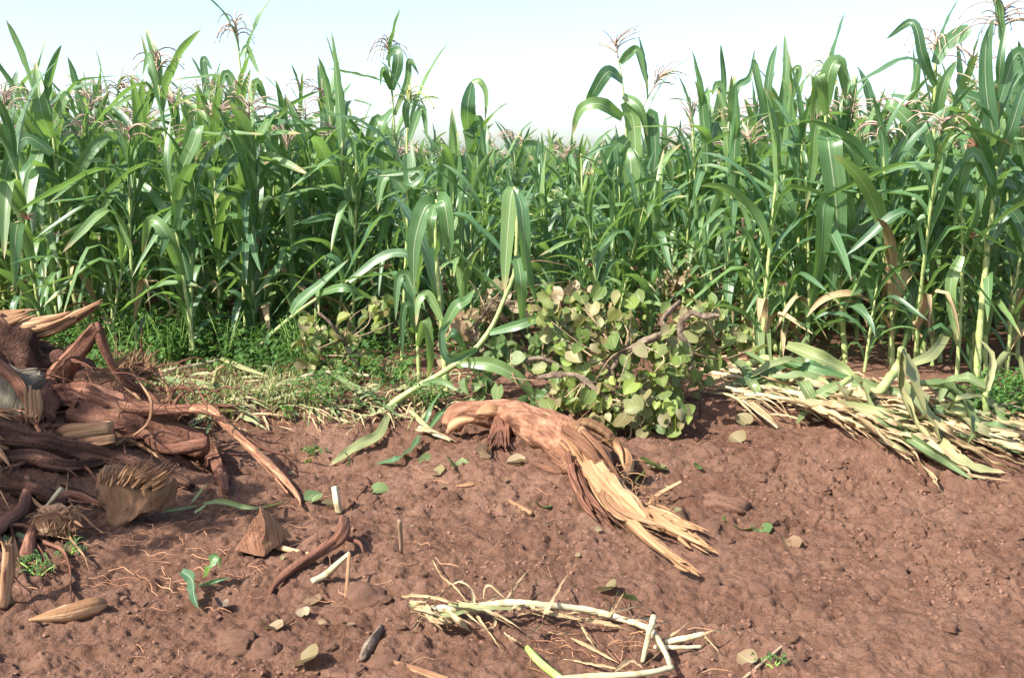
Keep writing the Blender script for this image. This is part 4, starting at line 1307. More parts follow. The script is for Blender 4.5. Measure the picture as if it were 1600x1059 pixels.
    # bark shreds at the lower side of the break
    spl_set('bark_shred', [(896, 716, ye - .16), (905, 750, ye - .24), (925, 785, ye - .36)], (960, 822, ye - .5), 18, 6, .022, 'bark', None, (.6, 1.0), 600)
    spl_set('bark_shred', [(885, 672, ym - .14), (920, 704, ye - .16), (945, 740, ye - .24)], (975, 782, ye - .38), 12, 6, .03, 'logbark', None, (.5, 1.0), 700)
    # torn strip looping over the top
    mb = MB()
    for i in range(9):
        o = rnd.uniform(-6, 6); dy = rnd.uniform(-.04, .04)
        tube(mb, [Q(892, 672 + o, ym - .08 + dy), Q(915, 664 + o, ym - .06 + dy), Q(942, 680 + o * 1.3, ym - .04 + dy), Q(970 + o, 704 + o, ym - .04 + dy), Q(984 + 2 * o, 722 + rnd.uniform(-9, 12), ym - .04 + 2 * dy)], [r / pmm for r in (5, 8, 8, 6, 1.2)], n=7, k=7, rough=.3, seed=i, flat=.3, wob=.06)
    part('torn_strip', mb, M['splint'], root)
    mb = MB()
    for i in range(6):
        o = rnd.uniform(-5, 5)
        tube(mb, [Q(978 + o * .4, 706, ym - .04), Q(984 + o, 725, ym - .1), Q(975 + o, 745, ym - .16), Q(960 + o, 764, ym - .22)], [r / pmm for r in (7, 6, 4, 1.5)], n=6, k=5, rough=.2, seed=i + 20, flat=.6)
    for i in range(5):
        tube(mb, [Q(885 + i * 3, 690 + i, ym - .16), Q(893 + i * 3, 676, ym - .16), Q(905 + i * 2, 672, ym - .14), Q(925, 690 + i * 3, ym - .15), Q(945, 725 + i * 2, ym - .18)], [r / pmm for r in (4, 6, 6, 6, 3)], n=7, k=5, rough=.15, seed=i + 33, flat=.6)
    part('folded_strip', mb, M['splint'], root)
    mb = MB()
    for i in range(60):
        px = rnd.uniform(890, 1030); py = 690 + (px - 890) * .8 + rnd.uniform(-25, 30)
        y_ = ym - .1 - (px - 890) * .0035
        p = Q(px, py, y_ - .08)
        v = Vector((rnd.gauss(.5, .6), rnd.gauss(-.2, .4), rnd.gauss(-.2, .6))).normalized()
        pts = [p]
        for j in range(4):
            v = (v + Vector((rnd.gauss(0, .35), rnd.gauss(0, .3), rnd.gauss(0, .35)))).normalized()
            pts.append(pts[-1] + v * rnd.uniform(.02, .05))
        r = rnd.uniform(.0012, .003)
        tube(mb, pts, [r] * 4 + [r * .4], n=4, k=2, seed=i)
    o = part('loose_fibres', mb, M['splint'], root); o['kind'] = 'stuff'
build_log()

# ------------------------------------------------------------------ cut branches with drying heart-shaped leaves
def branch(label, limb, rad_px, blobs, nleaf, mat, seed, gy=None, twigs=10, size=(.05, .105)):
    """LIMB: (px, py, dy) points, dy metres in depth from the branch's base; BLOBS: (px, py, rx px, ry px, dy) where its leaves hang"""
    rnd = random.Random(seed)
    b = G(*gy)
    y0 = b.y; pm = ppm(y0)
    root = thing('cut_branch', label, 'branch', b)
    L = [P(x, y, y0 + d - .12) for x, y, d in limb]
    mb = MB()
    tube(mb, L, [.58 * r / pm for r in rad_px], n=12, k=9, rough=.42, ridge=3, seed=seed, wob=.10)
    part('limb', mb, M['limb'], root)
    LL = spl(np.array([tuple(p) for p in L]), 6)
    tw = MB()
    lf = MB()
    for bi, (bx, by, rx, ry, dy) in enumerate(blobs):
        c = P(bx, by, y0 + dy)
        r3 = (1.12 * rx / pm, .6 * (rx + ry) / pm, 1.08 * ry / pm)
        q = Vector(LL[np.argmin(np.linalg.norm(LL - np.array(tuple(c)), axis=1))])
        for t in range(max(4, 2 * twigs // len(blobs))):
            e = c + Vector((rnd.gauss(0, .5) * r3[0], rnd.gauss(0, .5) * r3[1], rnd.gauss(0, .5) * r3[2]))
            m = (q + e) / 2 + Vector((rnd.gauss(0, .05), rnd.gauss(0, .05), rnd.gauss(0, .05)))
            tube(tw, [q, m, e], [.006, .0045, .002], n=5, k=4, rough=.2, seed=t + bi * 7)
        n = int(1.12 * nleaf * rx * ry / sum(k[2] * k[3] for k in blobs))
        cents = [Vector((rnd.uniform(-1, 1) * r3[0], rnd.uniform(-1, 1) * r3[1], rnd.uniform(-1, 1) * r3[2])) * .75 for _ in range(max(3, n // 8))]
        for i in range(n):
            o = rnd.choice(cents) + Vector((rnd.gauss(0, .055), rnd.gauss(0, .055), rnd.gauss(0, .055)))
            p = c + o
            g = hs(p.x, p.y) + .03
            if p.z < g: p.z = g + rnd.uniform(0, .05)
            nrm = Vector((rnd.gauss(-.2, .6), rnd.gauss(-.7, .5), rnd.gauss(.45, .5)))
            tip = Vector((rnd.gauss(0, .5), rnd.gauss(-.2, .4), rnd.gauss(-.8, .4)))
            if nrm.length < .1 or abs(nrm.normalized().dot(tip.normalized())) > .93: tip = Vector((1, .2, -.3))
            heart_leaf(lf, p, nrm, tip, rnd.uniform(*size) * (.6 if rnd.random() < .25 else 1), rnd.uniform(-.5, .9), rnd.randint(0, 9999))
    part('twigs', tw, M['twig'], root)
    part('foliage', lf, M[mat], root)
    return root

branch('big leafy cut branch with a gnarled grey limb, right of the centre',
       [(1062, 470, .1), (1035, 500, .0), (1040, 520, -.05), (1000, 538, -.08), (965, 560, -.05), (950, 600, 0), (940, 640, 0)], [5, 7, 9, 9, 10, 11, 10],
       [(900, 500, 70, 50, .0), (960, 500, 50, 40, .1), (1010, 560, 70, 50, -.1), (900, 560, 60, 45, -.1)], 260, 'heart', 1, (960, 640), 14)
branch('cut branch with thick pale forked wood and drooping dull leaves right of the big branch',
       [(1125, 492, .0), (1100, 494, 0), (1075, 490, 0), (1062, 520, 0), (1078, 545, 0), (1080, 590, 0)], [4, 7, 8, 8, 7, 6],
       [(1120, 545, 45, 38, 0), (1060, 590, 45, 35, 0), (1085, 500, 55, 30, .15)], 130, 'heart', 2, (1085, 622), 10)
branch('low cut branch of olive and yellow leaves resting against the log',
       [(840, 590, 0), (870, 585, 0), (905, 590, -.05), (960, 630, -.1), (1010, 650, -.1)], [5, 7, 7, 6, 4],
       [(905, 615, 60, 30, -.1), (985, 640, 55, 35, -.25), (1020, 650, 40, 25, -.3), (940, 640, 40, 22, -.15)], 170, 'heart', 3, (960, 668), 10)
branch('leafy cut branch under the slanting broken maize, left of the big branch',
       [(740, 610, 0), (790, 580, 0), (840, 560, 0), (880, 575, 0)], [5, 6, 6, 5],
       [(745, 605, 32, 28, 0), (800, 570, 45, 35, .05), (850, 540, 45, 35, .1), (835, 615, 40, 22, -.05)], 130, 'heart_green', 4, (800, 640), 8)
branch('small clump of pale round leaves on a broken branch, left of the centre',
       [(560, 575, .1), (540, 540, .1), (520, 510, 0), (500, 490, 0)], [5, 5, 4, 3],
       [(505, 530, 38, 40, 0), (575, 490, 30, 22, .2), (540, 560, 30, 18, 0)], 95, 'heart', 5, (520, 585), 8)
branch('withered tan branch behind the short maize at the centre',
       [(720, 540, 0), (750, 500, .1), (770, 470, .1)], [5, 4, 3], [(715, 530, 50, 35, 0), (770, 480, 45, 30, .2), (860, 460, 40, 35, .2)], 130, 'heart_tan', 6, (740, 575), 8)
branch('withered tan branch standing among the maize behind the big cut branch',
       [(1200, 470, 0), (1180, 420, 0), (1165, 370, 0), (1160, 340, 0)], [6, 5, 4, 3], [(1165, 355, 28, 22, 0), (1185, 385, 30, 25, 0), (1235, 350, 16, 14, .1), (1070, 440, 50, 28, .2)], 90, 'heart_tan', 7, (1190, 520), 8)

# ------------------------------------------------------------------ fallen maize and dry straw on the right
def ribbon(mb, pts, w, rnd, fold=.4, rip=.12, nu=4, face=None, dry=False):
    Q = spl(np.array([tuple(p) for p in pts]), 8 if dry else 5)
    shape = None
    if dry:                                                   # shrivelled: torn ends, twisting, uneven width
        s_ = rnd.randint(0, 999)
        Q = Q + np.array([[rnd.gauss(0, 1), rnd.gauss(0, 1), abs(rnd.gauss(0, .8))] for _ in Q]) * w * .05
        shape = lambda t: np.clip((.70 + .42 * vnoise(t * 3, t * 0, s_) + .12 * vnoise(t * 12, t * 0, s_ + 1)) * np.clip(np.minimum(.5 + t * 4, (1 - t) * 3.5), 0, 1), .05, 1.3)
    blade(mb, Q, w, face=face or (rnd.gauss(0, .5), rnd.uniform(-1, .1), rnd.uniform(.4, 1)), fold=fold * rnd.uniform(.5, 1.6), rip=rip, ripk=rnd.uniform(2, 6), nu=nu, seed=rnd.randint(0, 999), curl=rnd.uniform(0, .6), shape=shape)

def fallen(name, label, cat, stalk, r_px, leaves, smat, lmat, seed, group=None, gy=None):
    rnd = random.Random(seed)
    s0 = stalk[len(stalk) // 2]
    b = G(s0[0], s0[1])
    pm = ppm(b.y)
    root = thing(name, label, cat, b, group)
    mb = MB()
    pts = [G(q[0], q[1], q[2] if len(q) > 2 else .03) for q in stalk]
    tube(mb, pts, [.72 * r_px / pm * (1.1 - .5 * i / len(stalk)) for i in range(len(stalk))], n=9, k=8, rough=.14, seed=seed, wob=.08)
    part('stalk', mb, M[smat], root)
    for i, lv in enumerate(leaves):
        L, w = lv[0], lv[1]
        mt = lv[2] if len(lv) > 2 else lmat
        mb = MB()
        P_ = [G(q[0], q[1], (q[2] if len(q) > 2 else .05)) for q in L]
        if mt == 'straw': ribbon(mb, P_, .85 * w / pm, rnd, .7, .12, dry=True)
        else: ribbon(mb, P_, w / pm, rnd)
        part('leaf', mb, M[mt], root)
    return root

fallen('fallen_maize_plant', 'flattened maize plant whose broad green blades hang over the straw edge at right', 'maize plant',
       [(1340, 640, .08), (1375, 610, .12), (1405, 570, .25), (1410, 545, .36)], 9,
       [([(1410, 548, .36), (1424, 600, .28), (1452, 660, .15), (1480, 706, .04)], 36), ([(1410, 545, .36), (1403, 600, .25), (1428, 660, .14), (1474, 716, .03)], 22),
        ([(1425, 600, .2), (1490, 612, .2), (1516, 655, .15), (1512, 695, .04)], 24), ([(1440, 640, .12), (1470, 700, .08), (1520, 732, .04), (1572, 738, .03)], 22),
        ([(1420, 570, .2), (1455, 555, .25), (1480, 520, .3), (1495, 500, .35)], 18), ([(1405, 590, .2), (1440, 640, .14), (1500, 690, .05), (1540, 712, .03)], 20)], 'stalk', 'wilt', 1)
fallen('fallen_maize_plant', 'flattened maize plant with one wide green blade drooping at the middle of the straw', 'maize plant',
       [(1180, 600, .05), (1240, 600, .08), (1300, 605, .1), (1330, 590, .15)], 8,
       [([(1330, 588, .2), (1350, 610, .16), (1362, 655, .08), (1382, 692, .02)], 28), ([(1315, 600, .14), (1285, 615, .12), (1262, 640, .06), (1244, 662, .03)], 20),
        ([(1300, 600, .1), (1260, 590, .15), (1210, 592, .12), (1180, 600, .06)], 20), ([(1330, 600, .12), (1390, 610, .1), (1430, 620, .08)], 16)], 'stalk', 'wilt', 2)
fallen('fallen_maize_plant', 'flattened maize plant with sharply folded green leaves behind the straw, left end', 'maize plant',
       [(1160, 575, .05), (1195, 560, .1), (1230, 570, .1), (1290, 590, .08)], 8,
       [([(1190, 560, .1), (1185, 520, .25), (1195, 500, .3), (1205, 572, .1)], 24), ([(1230, 560, .1), (1260, 520, .3), (1240, 500, .4)], 20),
        ([(1230, 540, .2), (1270, 555, .2), (1320, 580, .1), (1345, 605, .05)], 26), ([(1200, 575, .1), (1150, 540, .2), (1130, 500, .3)], 18), ([(1170, 590, .1), (1230, 565, .2), (1300, 575, .1)], 20)], 'stalk', 'wilt', 3)
fallen('fallen_maize_plant', 'low maize tuft with narrow leaves bent outwards at the far right above the straw', 'maize plant',
       [(1545, 660, .0), (1540, 630, .15), (1540, 600, .25)], 7,
       [([(1540, 605, .25), (1510, 590, .3), (1480, 600, .2), (1462, 640, .1)], 18), ([(1540, 600, .25), (1570, 560, .4), (1590, 560, .4), (1605, 620, .2)], 18),
        ([(1540, 620, .2), (1500, 625, .2), (1470, 650, .08)], 16), ([(1542, 610, .25), (1548, 560, .4), (1530, 530, .5)], 16), ([(1540, 630, .1), (1570, 660, .08), (1610, 672, .05)], 16)], 'stalk', 'wilt', 4)
fallen('fallen_maize_plant', 'bent maize top with upright pink tassel beside the withered leaves', 'maize plant',
       [(1215, 545, .05), (1172, 500, .2), (1168, 440, .55), (1168, 425, .62)], 6,
       [([(1170, 450, .5), (1158, 420, .7), (1150, 395, .8)], 12, 'maize'), ([(1170, 460, .5), (1182, 430, .6), (1188, 405, .7)], 12, 'maize'),
        ([(1175, 490, .3), (1215, 460, .45), (1235, 430, .5), (1210, 430, .4)], 18, 'maize'), ([(1172, 500, .3), (1140, 480, .4), (1115, 490, .3)], 18, 'maize')], 'stalk', 'wilt', 5)
fallen('fallen_maize_plant', 'uprooted maize stalk lying flat across the leaf litter at the left, near the stump', 'maize plant',
       [(210, 592, .04), (260, 580, .06), (310, 570, .06), (345, 562, .06)], 5,
       [([(250, 590, .06), (300, 600, .04), (360, 604, .03)], 14), ([(340, 570, .1), (332, 600, .05), (325, 618, .02)], 12), ([(345, 560, .1), (380, 575, .08), (420, 588, .04)], 10)], 'drystalk', 'wilt', 6)
fallen('fallen_maize_plant', 'yellowed maize stalk lying flat in the grass below the small branch clump', 'maize plant',
       [(450, 598, .03), (490, 585, .06), (530, 582, .06), (580, 588, .05)], 5,
       [([(480, 590, .06), (440, 600, .04), (400, 606, .03)], 14), ([(520, 585, .06), (560, 610, .04), (600, 625, .02)], 14)], 'drystalk', 'wilt', 7)
fallen('torn_maize_leaf', 'long limp green maize leaf trailing from the bank into the hollow', 'leaf',
       [(604, 650, .02), (603, 655, .02), (601, 662, .02)], 3, [([(606, 650, .03), (590, 680, .04), (560, 695, .04), (535, 712, .03), (515, 727, .02)], 18), ([(538, 706, .04), (545, 720, .03), (540, 728, .02)], 10)], 'drystalk', 'wilt', 8)
fallen('torn_maize_leaf', 'blue-green strip of maize leaf curling off the bank left of the log', 'leaf',
       [(650, 686, .03), (652, 684, .03), (655, 682, .03)], 2, [([(655, 680, .05), (645, 700, .05), (620, 716, .04), (586, 725, .02)], 15)], 'drystalk', 'maize', 9)
fallen('torn_maize_leaf', 'green maize leaf lying in shade between the splintered block and wedge', 'leaf',
       [(305, 800, .03), (312, 796, .03), (320, 790, .03)], 3, [([(318, 788, .03), (350, 785, .04), (400, 795, .05), (455, 780, .04)], 14), ([(300, 785, .04), (315, 765, .06), (325, 752, .03)], 7), ([(255, 800, .03), (280, 795, .04), (310, 790, .03)], 6)], 'stalk', 'wilt', 10)
fallen('torn_maize_leaf', 'twisted dark green torn leaf on the soil below the wooden wedge', 'leaf',
       [(310, 915, .03), (325, 910, .03), (350, 905, .03)], 2.5, [([(284, 892, .08), (300, 905, .07), (303, 930, .04), (310, 950, .02)], 22), ([(322, 900, .04), (330, 880, .12), (340, 868, .14), (342, 890, .06)], 18), ([(318, 915, .03), (340, 908, .03), (360, 902, .06)], 12)], 'stalk', 'maize', 11)
fallen('torn_maize_leaf', 'green strip of maize leaf and husk draped over the bank beside the log end', 'leaf',
       [(655, 668, .04), (680, 678, .03), (705, 688, .02)], 5, [([(640, 640, .06), (660, 660, .05), (680, 676, .03)], 9), ([(665, 660, .05), (672, 640, .12), (690, 610, .25)], 10, 'maize'), ([(650, 672, .03), (680, 675, .05), (712, 690, .02)], 12, 'straw'), ([(672, 668, .05), (690, 645, .1), (712, 632, .14)], 12, 'maize')], 'drystalk', 'wilt', 12)

def green_blades():
    rnd = random.Random(55)
    for i in range(9):
        t = rnd.random()
        x0, y0 = 1140 + 440 * t + rnd.uniform(-30, 30), 560 + 55 * t + rnd.uniform(-6, 22)
        dx, dy = rnd.choice([(-60, 45), (70, 40), (120, 35), (40, 60), (-90, 30)])
        L = [(x0, y0, .08), (x0 + dx * .35, y0 + dy * .2, rnd.uniform(.10, .17)), (x0 + dx * .8, y0 + dy * .7, .09), (x0 + dx * 1.2, y0 + dy * 1.1, .03)]
        b = G(x0, y0); mb = MB()
        ribbon(mb, [G(*q) for q in L], rnd.uniform(16, 30) / ppm(b.y), rnd, .3, .08, face=(rnd.gauss(0, .4), -.7, .7))
        solid('torn_maize_leaf', mb, M[rnd.choice(['wilt', 'maize', 'wilt'])], b, 'broad limp green maize blade flung over the straw heap at right', 'leaf', 'green blades over the straw heap')
green_blades()
def dry_pile():
    rnd = random.Random(12)
    for i in range(36):
        t = rnd.random()
        x0 = 1105 + 330 * t + rnd.uniform(-20, 20); y0 = 580 + 52 * t + rnd.uniform(-18, 24)
        ln = rnd.uniform(150, 340); a = math.radians(rnd.uniform(6, 21))
        st = [(x0 + ln * q * math.cos(a), y0 + ln * q * math.sin(a) + rnd.uniform(-4, 4), rnd.uniform(.02, .10)) for q in (0, .35, .7, 1)]
        lv = []
        for j in range(rnd.randint(3, 5)):
            q = rnd.random(); xx, yy = x0 + ln * q * math.cos(a), y0 + ln * q * math.sin(a)
            b_ = a + rnd.gauss(0, .16); l2 = rnd.uniform(90, 200)
            lv.append(([(xx, yy, .06), (xx + l2 * .4 * math.cos(b_), yy + l2 * .4 * math.sin(b_), rnd.uniform(.04, .14)), (xx + l2 * .75 * math.cos(b_), yy + l2 * .75 * math.sin(b_) + 3, .06), (xx + l2 * math.cos(b_), yy + l2 * math.sin(b_) + rnd.uniform(0, 9), .02)], rnd.uniform(10, 24), rnd.choice(['straw', 'straw', 'straw', 'straw', 'wilt'])))
        fallen('dry_maize_stalk', 'dry straw-coloured maize stalk lying in the flattened heap on the right', 'maize stalk', st, rnd.uniform(2.5, 4.5), lv, 'drystalk', 'straw', 300 + i, 'dry maize stalks in the flattened heap')
    # loose bits of straw
    mb = MB()
    for i in range(800):
        t = rnd.random() ** .9
        x = 1090 + 520 * t; y = 588 + 92 * t + rnd.gauss(0, 15)
        p = G(x, y, .02)
        a = rnd.gauss(-.45, .35)
        l = rnd.uniform(.08, .42)
        d = Vector((math.cos(a), math.sin(a), 0)) * l
        m = p + d * .5 + Vector((0, 0, rnd.uniform(0, .05)))
        e = p + d; e.z = hs(e.x, e.y) + rnd.uniform(.01, .05)
        p.z = hs(p.x, p.y) + rnd.uniform(.015, .06)
        ribbon(mb, [p, m, e], rnd.uniform(.008, .030), rnd, nu=2, dry=True)
    solid('straw_litter', mb, M['straw'], G(1350, 640), 'loose pale straw and torn husks on the flattened edge at right', 'straw', None, 'stuff')
dry_pile()

RH = random.Random(31)
HUSKS = []
for _i in range(46):
    _t = RH.random() ** 1.2
    _x, _y = 640 + 350 * _t, 948 + 22 * _t * _t + RH.gauss(0, 9 - 4 * _t)
    _a, _l = RH.gauss(.05, .5), RH.uniform(28, 80)
    HUSKS.append(([(_x, _y, .04), (_x + _l * .4 * math.cos(_a), _y + _l * .4 * math.sin(_a), RH.uniform(.03, .09)), (_x + _l * math.cos(_a), _y + _l * math.sin(_a), .025)], RH.uniform(5, 12), 'straw'))
fallen('dry_maize_plant', 'whole dried pale maize plant with crumpled husks lying on the soil at the bottom centre', 'maize plant',
       [(675, 952, .03), (740, 948, .05), (800, 942, .06), (850, 945, .06), (905, 950, .05), (960, 963, .04), (1012, 980, .05)], 9,
       [([(640, 940, .03), (665, 950, .06), (680, 970, .05), (730, 968, .03)], 16, 'straw'), ([(628, 932, .04), (680, 935, .07), (740, 955, .06), (790, 960, .03)], 15, 'straw'),
        ([(676, 875, .02), (692, 902, .06), (712, 918, .09), (735, 950, .05)], 9, 'straw'), ([(690, 925, .05), (715, 912, .09), (738, 925, .08), (735, 965, .03), (720, 975, .02)], 13, 'straw'),
        ([(660, 955, .03), (650, 975, .02), (640, 985, .02)], 12, 'straw'), ([(755, 935, .06), (765, 915, .1), (790, 935, .06)], 10, 'straw'), ([(800, 940, .06), (805, 915, .1), (835, 905, .12), (850, 935, .04)], 9, 'straw'),
        ([(830, 950, .05), (880, 962, .05), (940, 972, .04), (985, 985, .02)], 16, 'straw'), ([(870, 955, .05), (900, 968, .05), (950, 965, .05)], 18, 'straw'), ([(700, 945, .07), (760, 952, .07), (820, 950, .05)], 18, 'wilt'),
        ([(770, 960, .02), (772, 978, .02), (750, 985, .02)], 9, 'straw'), ([(640, 945, .03), (690, 962, .06), (745, 950, .06)], 14, 'wilt')] + HUSKS, 'drystalk', 'straw', 20)
fallen('dry_stalk_piece', 'dry stalk end bent down and broken at the right end of the dried maize plant', 'stalk',
       [(1012, 980, .06), (1026, 995, .06), (1040, 1020, .05), (1048, 1042, .04)], 7, [([(1010, 985, .05), (1030, 975, .06), (1050, 968, .02)], 6, 'straw')], 'drystalk', 'straw', 21)
fallen('dry_stalk_piece', 'dry stalk lying along the bottom edge below the dried maize plant', 'stalk',
       [(870, 1062, .03), (940, 1056, .04), (1000, 1052, .04), (1052, 1042, .04)], 8, [([(880, 1030, .02), (930, 1040, .03), (980, 1048, .03)], 10, 'straw'), ([(960, 1050, .05), (985, 1035, .05), (1005, 1045, .03)], 14, 'straw')], 'drystalk', 'straw', 22)
fallen('dry_stalk_piece', 'frayed cream stalk stub with split ends at the right of the dried maize plant', 'stalk',
       [(1040, 1003, .02), (1070, 997, .04), (1100, 990, .05)], 7, [([(1095, 992, .05), (1115, 985, .06), (1136, 990, .03)], 7, 'straw'), ([(1098, 990, .05), (1112, 1005, .04), (1124, 1018, .02)], 6, 'straw'), ([(1098, 988, .05), (1105, 1008, .04), (1110, 1022, .02)], 5, 'straw')], 'drystalk', 'straw', 23)
fallen('dry_stalk_piece', 'straight white stalk piece lying level beneath the frayed stub', 'stalk',
       [(1022, 1010, .02), (1060, 1011, .03), (1096, 1010, .02)], 5, [([(1040, 998, .03), (1060, 985, .05), (1080, 968, .04)], 6, 'straw')], 'drystalk', 'straw', 24)
fallen('dry_stalk_piece', 'grey-green stalk piece standing in the fold of the dried maize plant', 'stalk',
       [(1022, 962, .12), (1014, 990, .08), (1004, 1035, .01)], 6, [([(1006, 1040, .02), (1030, 1020, .05), (1042, 1005, .05)], 4, 'straw')], 'drystalk', 'straw', 25)
stick('green_stem', [(824, 1012, .03), (845, 1035, .03), (884, 1066, .03)], [5, 6, 6], 'stem', 'fresh bright green stem at the bottom edge', 'stem')
fallen('withered_leaf_bunch', 'small bunch of grey withered leaves left of the green stem at the bottom', 'leaf',
       [(790, 990, .02), (800, 1000, .02), (815, 1005, .02)], 1.5, [([(785, 988, .02), (800, 1000, .03), (815, 1006, .02)], 9, 'straw'), ([(815, 1000, .03), (835, 985, .04), (850, 970, .03)], 9, 'straw'), ([(855, 988, .02), (880, 992, .04), (895, 985, .03)], 10, 'straw'), ([(908, 980, .04), (920, 1000, .04), (932, 1015, .02)], 10, 'straw'), ([(892, 996, .03), (930, 1015, .03), (965, 1035, .02)], 8, 'straw')], 'twig', 'straw', 26)
fallen('dry_husk_shred', 'pale dry husk shred alone on the soil under the straw edge at right', 'husk',
       [(1500, 742, .01), (1520, 744, .02), (1540, 748, .01)], 2, [([(1500, 742, .015), (1530, 745, .03), (1582, 752, .015)], 9, 'straw')], 'straw' if False else 'drystalk', 'straw', 27)
fallen('dry_tassel', 'grey feathery dead tassel at the left tip of the straw heap', 'tassel',
       [(1130, 600, .05), (1160, 625, .05), (1215, 668, .03)], 2.5, [([(1132 + i * 4, 598 + i * 3, .06), (1165 + i * 3, 630, .06), (1205 + i * 4, 664 + i, .02)], 6, 'straw') for i in range(7)], 'drystalk', 'straw', 28)

# ------------------------------------------------------------------ weeds, grass, litter
def weed_leaves(mb, rnd, p, h, n, size, spread, ratio=.5):
    for i in range(n):
        a = rnd.uniform(0, 6.283); z = h * rnd.uniform(.15, 1.0)
        q = p + Vector((math.cos(a), math.sin(a), 0)) * spread * rnd.random() + Vector((0, 0, z))
        d = Vector((math.cos(a), math.sin(a), rnd.uniform(-.3, .6))).normalized()
        s = size * rnd.uniform(.6, 1.3)
        pts = np.array([tuple(q), tuple(q + d * s * .5 + Vector((0, 0, .01))), tuple(q + d * s - Vector((0, 0, s * .2)))])
        blade(mb, spl(pts, 2), s * ratio * rnd.uniform(.8, 1.2), side=(-math.sin(a), math.cos(a), rnd.uniform(-.3, .3)), nu=2, fold=.2, shape=lambda t: np.clip(np.sin(np.pi * np.clip(t * .93 + .07, 0, 1)), .02, 1))

def weed(label, px, py, h_px, seed, size=.05, n=60, spread=.12, group=None, narrow=False):
    rnd = random.Random(seed)
    b = G(px, py); h = h_px / ppm(b.y)
    root = thing('weed_plant', label, 'weed', b, group)
    st = MB(); lf = MB()
    for i in range(5):
        a = rnd.uniform(0, 6.283)
        e = b + Vector((math.cos(a) * spread * .8, math.sin(a) * spread * .8, h * rnd.uniform(.7, 1)))
        tube(st, [b, b.lerp(e, .5) + Vector((0, 0, h * .1)), e], [.004, .003, .0015], n=5, k=3, seed=i)
        for j in range(n // 5):
            t = rnd.uniform(.2, 1)
            weed_leaves(lf, rnd, b.lerp(e, t) + Vector((rnd.gauss(0, .015), rnd.gauss(0, .015), 0)), .02, 1, size * (1.2 - .5 * t), .02, .16 if narrow else .5)
    part('stem', st, M['stem'], root); part('foliage', lf, M['weed'], root)
weed('tall feathery bright green weed left of the slanting broken stalk', 352, 572, 86, 1, .06, 190, .19, None, True)
weed('leafy weed growing beside the slender maize stalk at left', 262, 560, 70, 2, .07, 60, .14)
weed('broad-leaved weed behind the torn root fibre', 200, 540, 70, 3, .07, 60, .16)
weed('bright low weed in front of the small branch clump', 470, 585, 45, 4, .05, 70, .16)
weed('bushy light green weed left of the snapped front maize', 610, 612, 62, 5, .05, 130, .2)
weed('low light green weed around the foot of the snapped front maize', 672, 640, 50, 6, .045, 110, .2)
weed('green weed at the right edge beside the straw', 1572, 640, 42, 7, .07, 70, .22)
weed('weed with pointed leaves right of the slender maize stalk', 322, 560, 50, 8, .06, 60, .14)
weed('small seedling weed on the face of the bank', 450, 655, 26, 9, .04, 22, .06)
weed('tiny green weed in the hollow below the bank', 488, 712, 14, 10, .04, 20, .07)
weed('tiny pale green weed at the bottom right', 1210, 1045, 10, 11, .025, 16, .035)
weed('spiky grassy weed by the stump foot at lower left', 60, 905, 30, 12, .055, 50, .09, None, True)
weed('tiny spiky weed above the grassy one at lower left', 112, 868, 18, 13, .05, 30, .06, None, True)

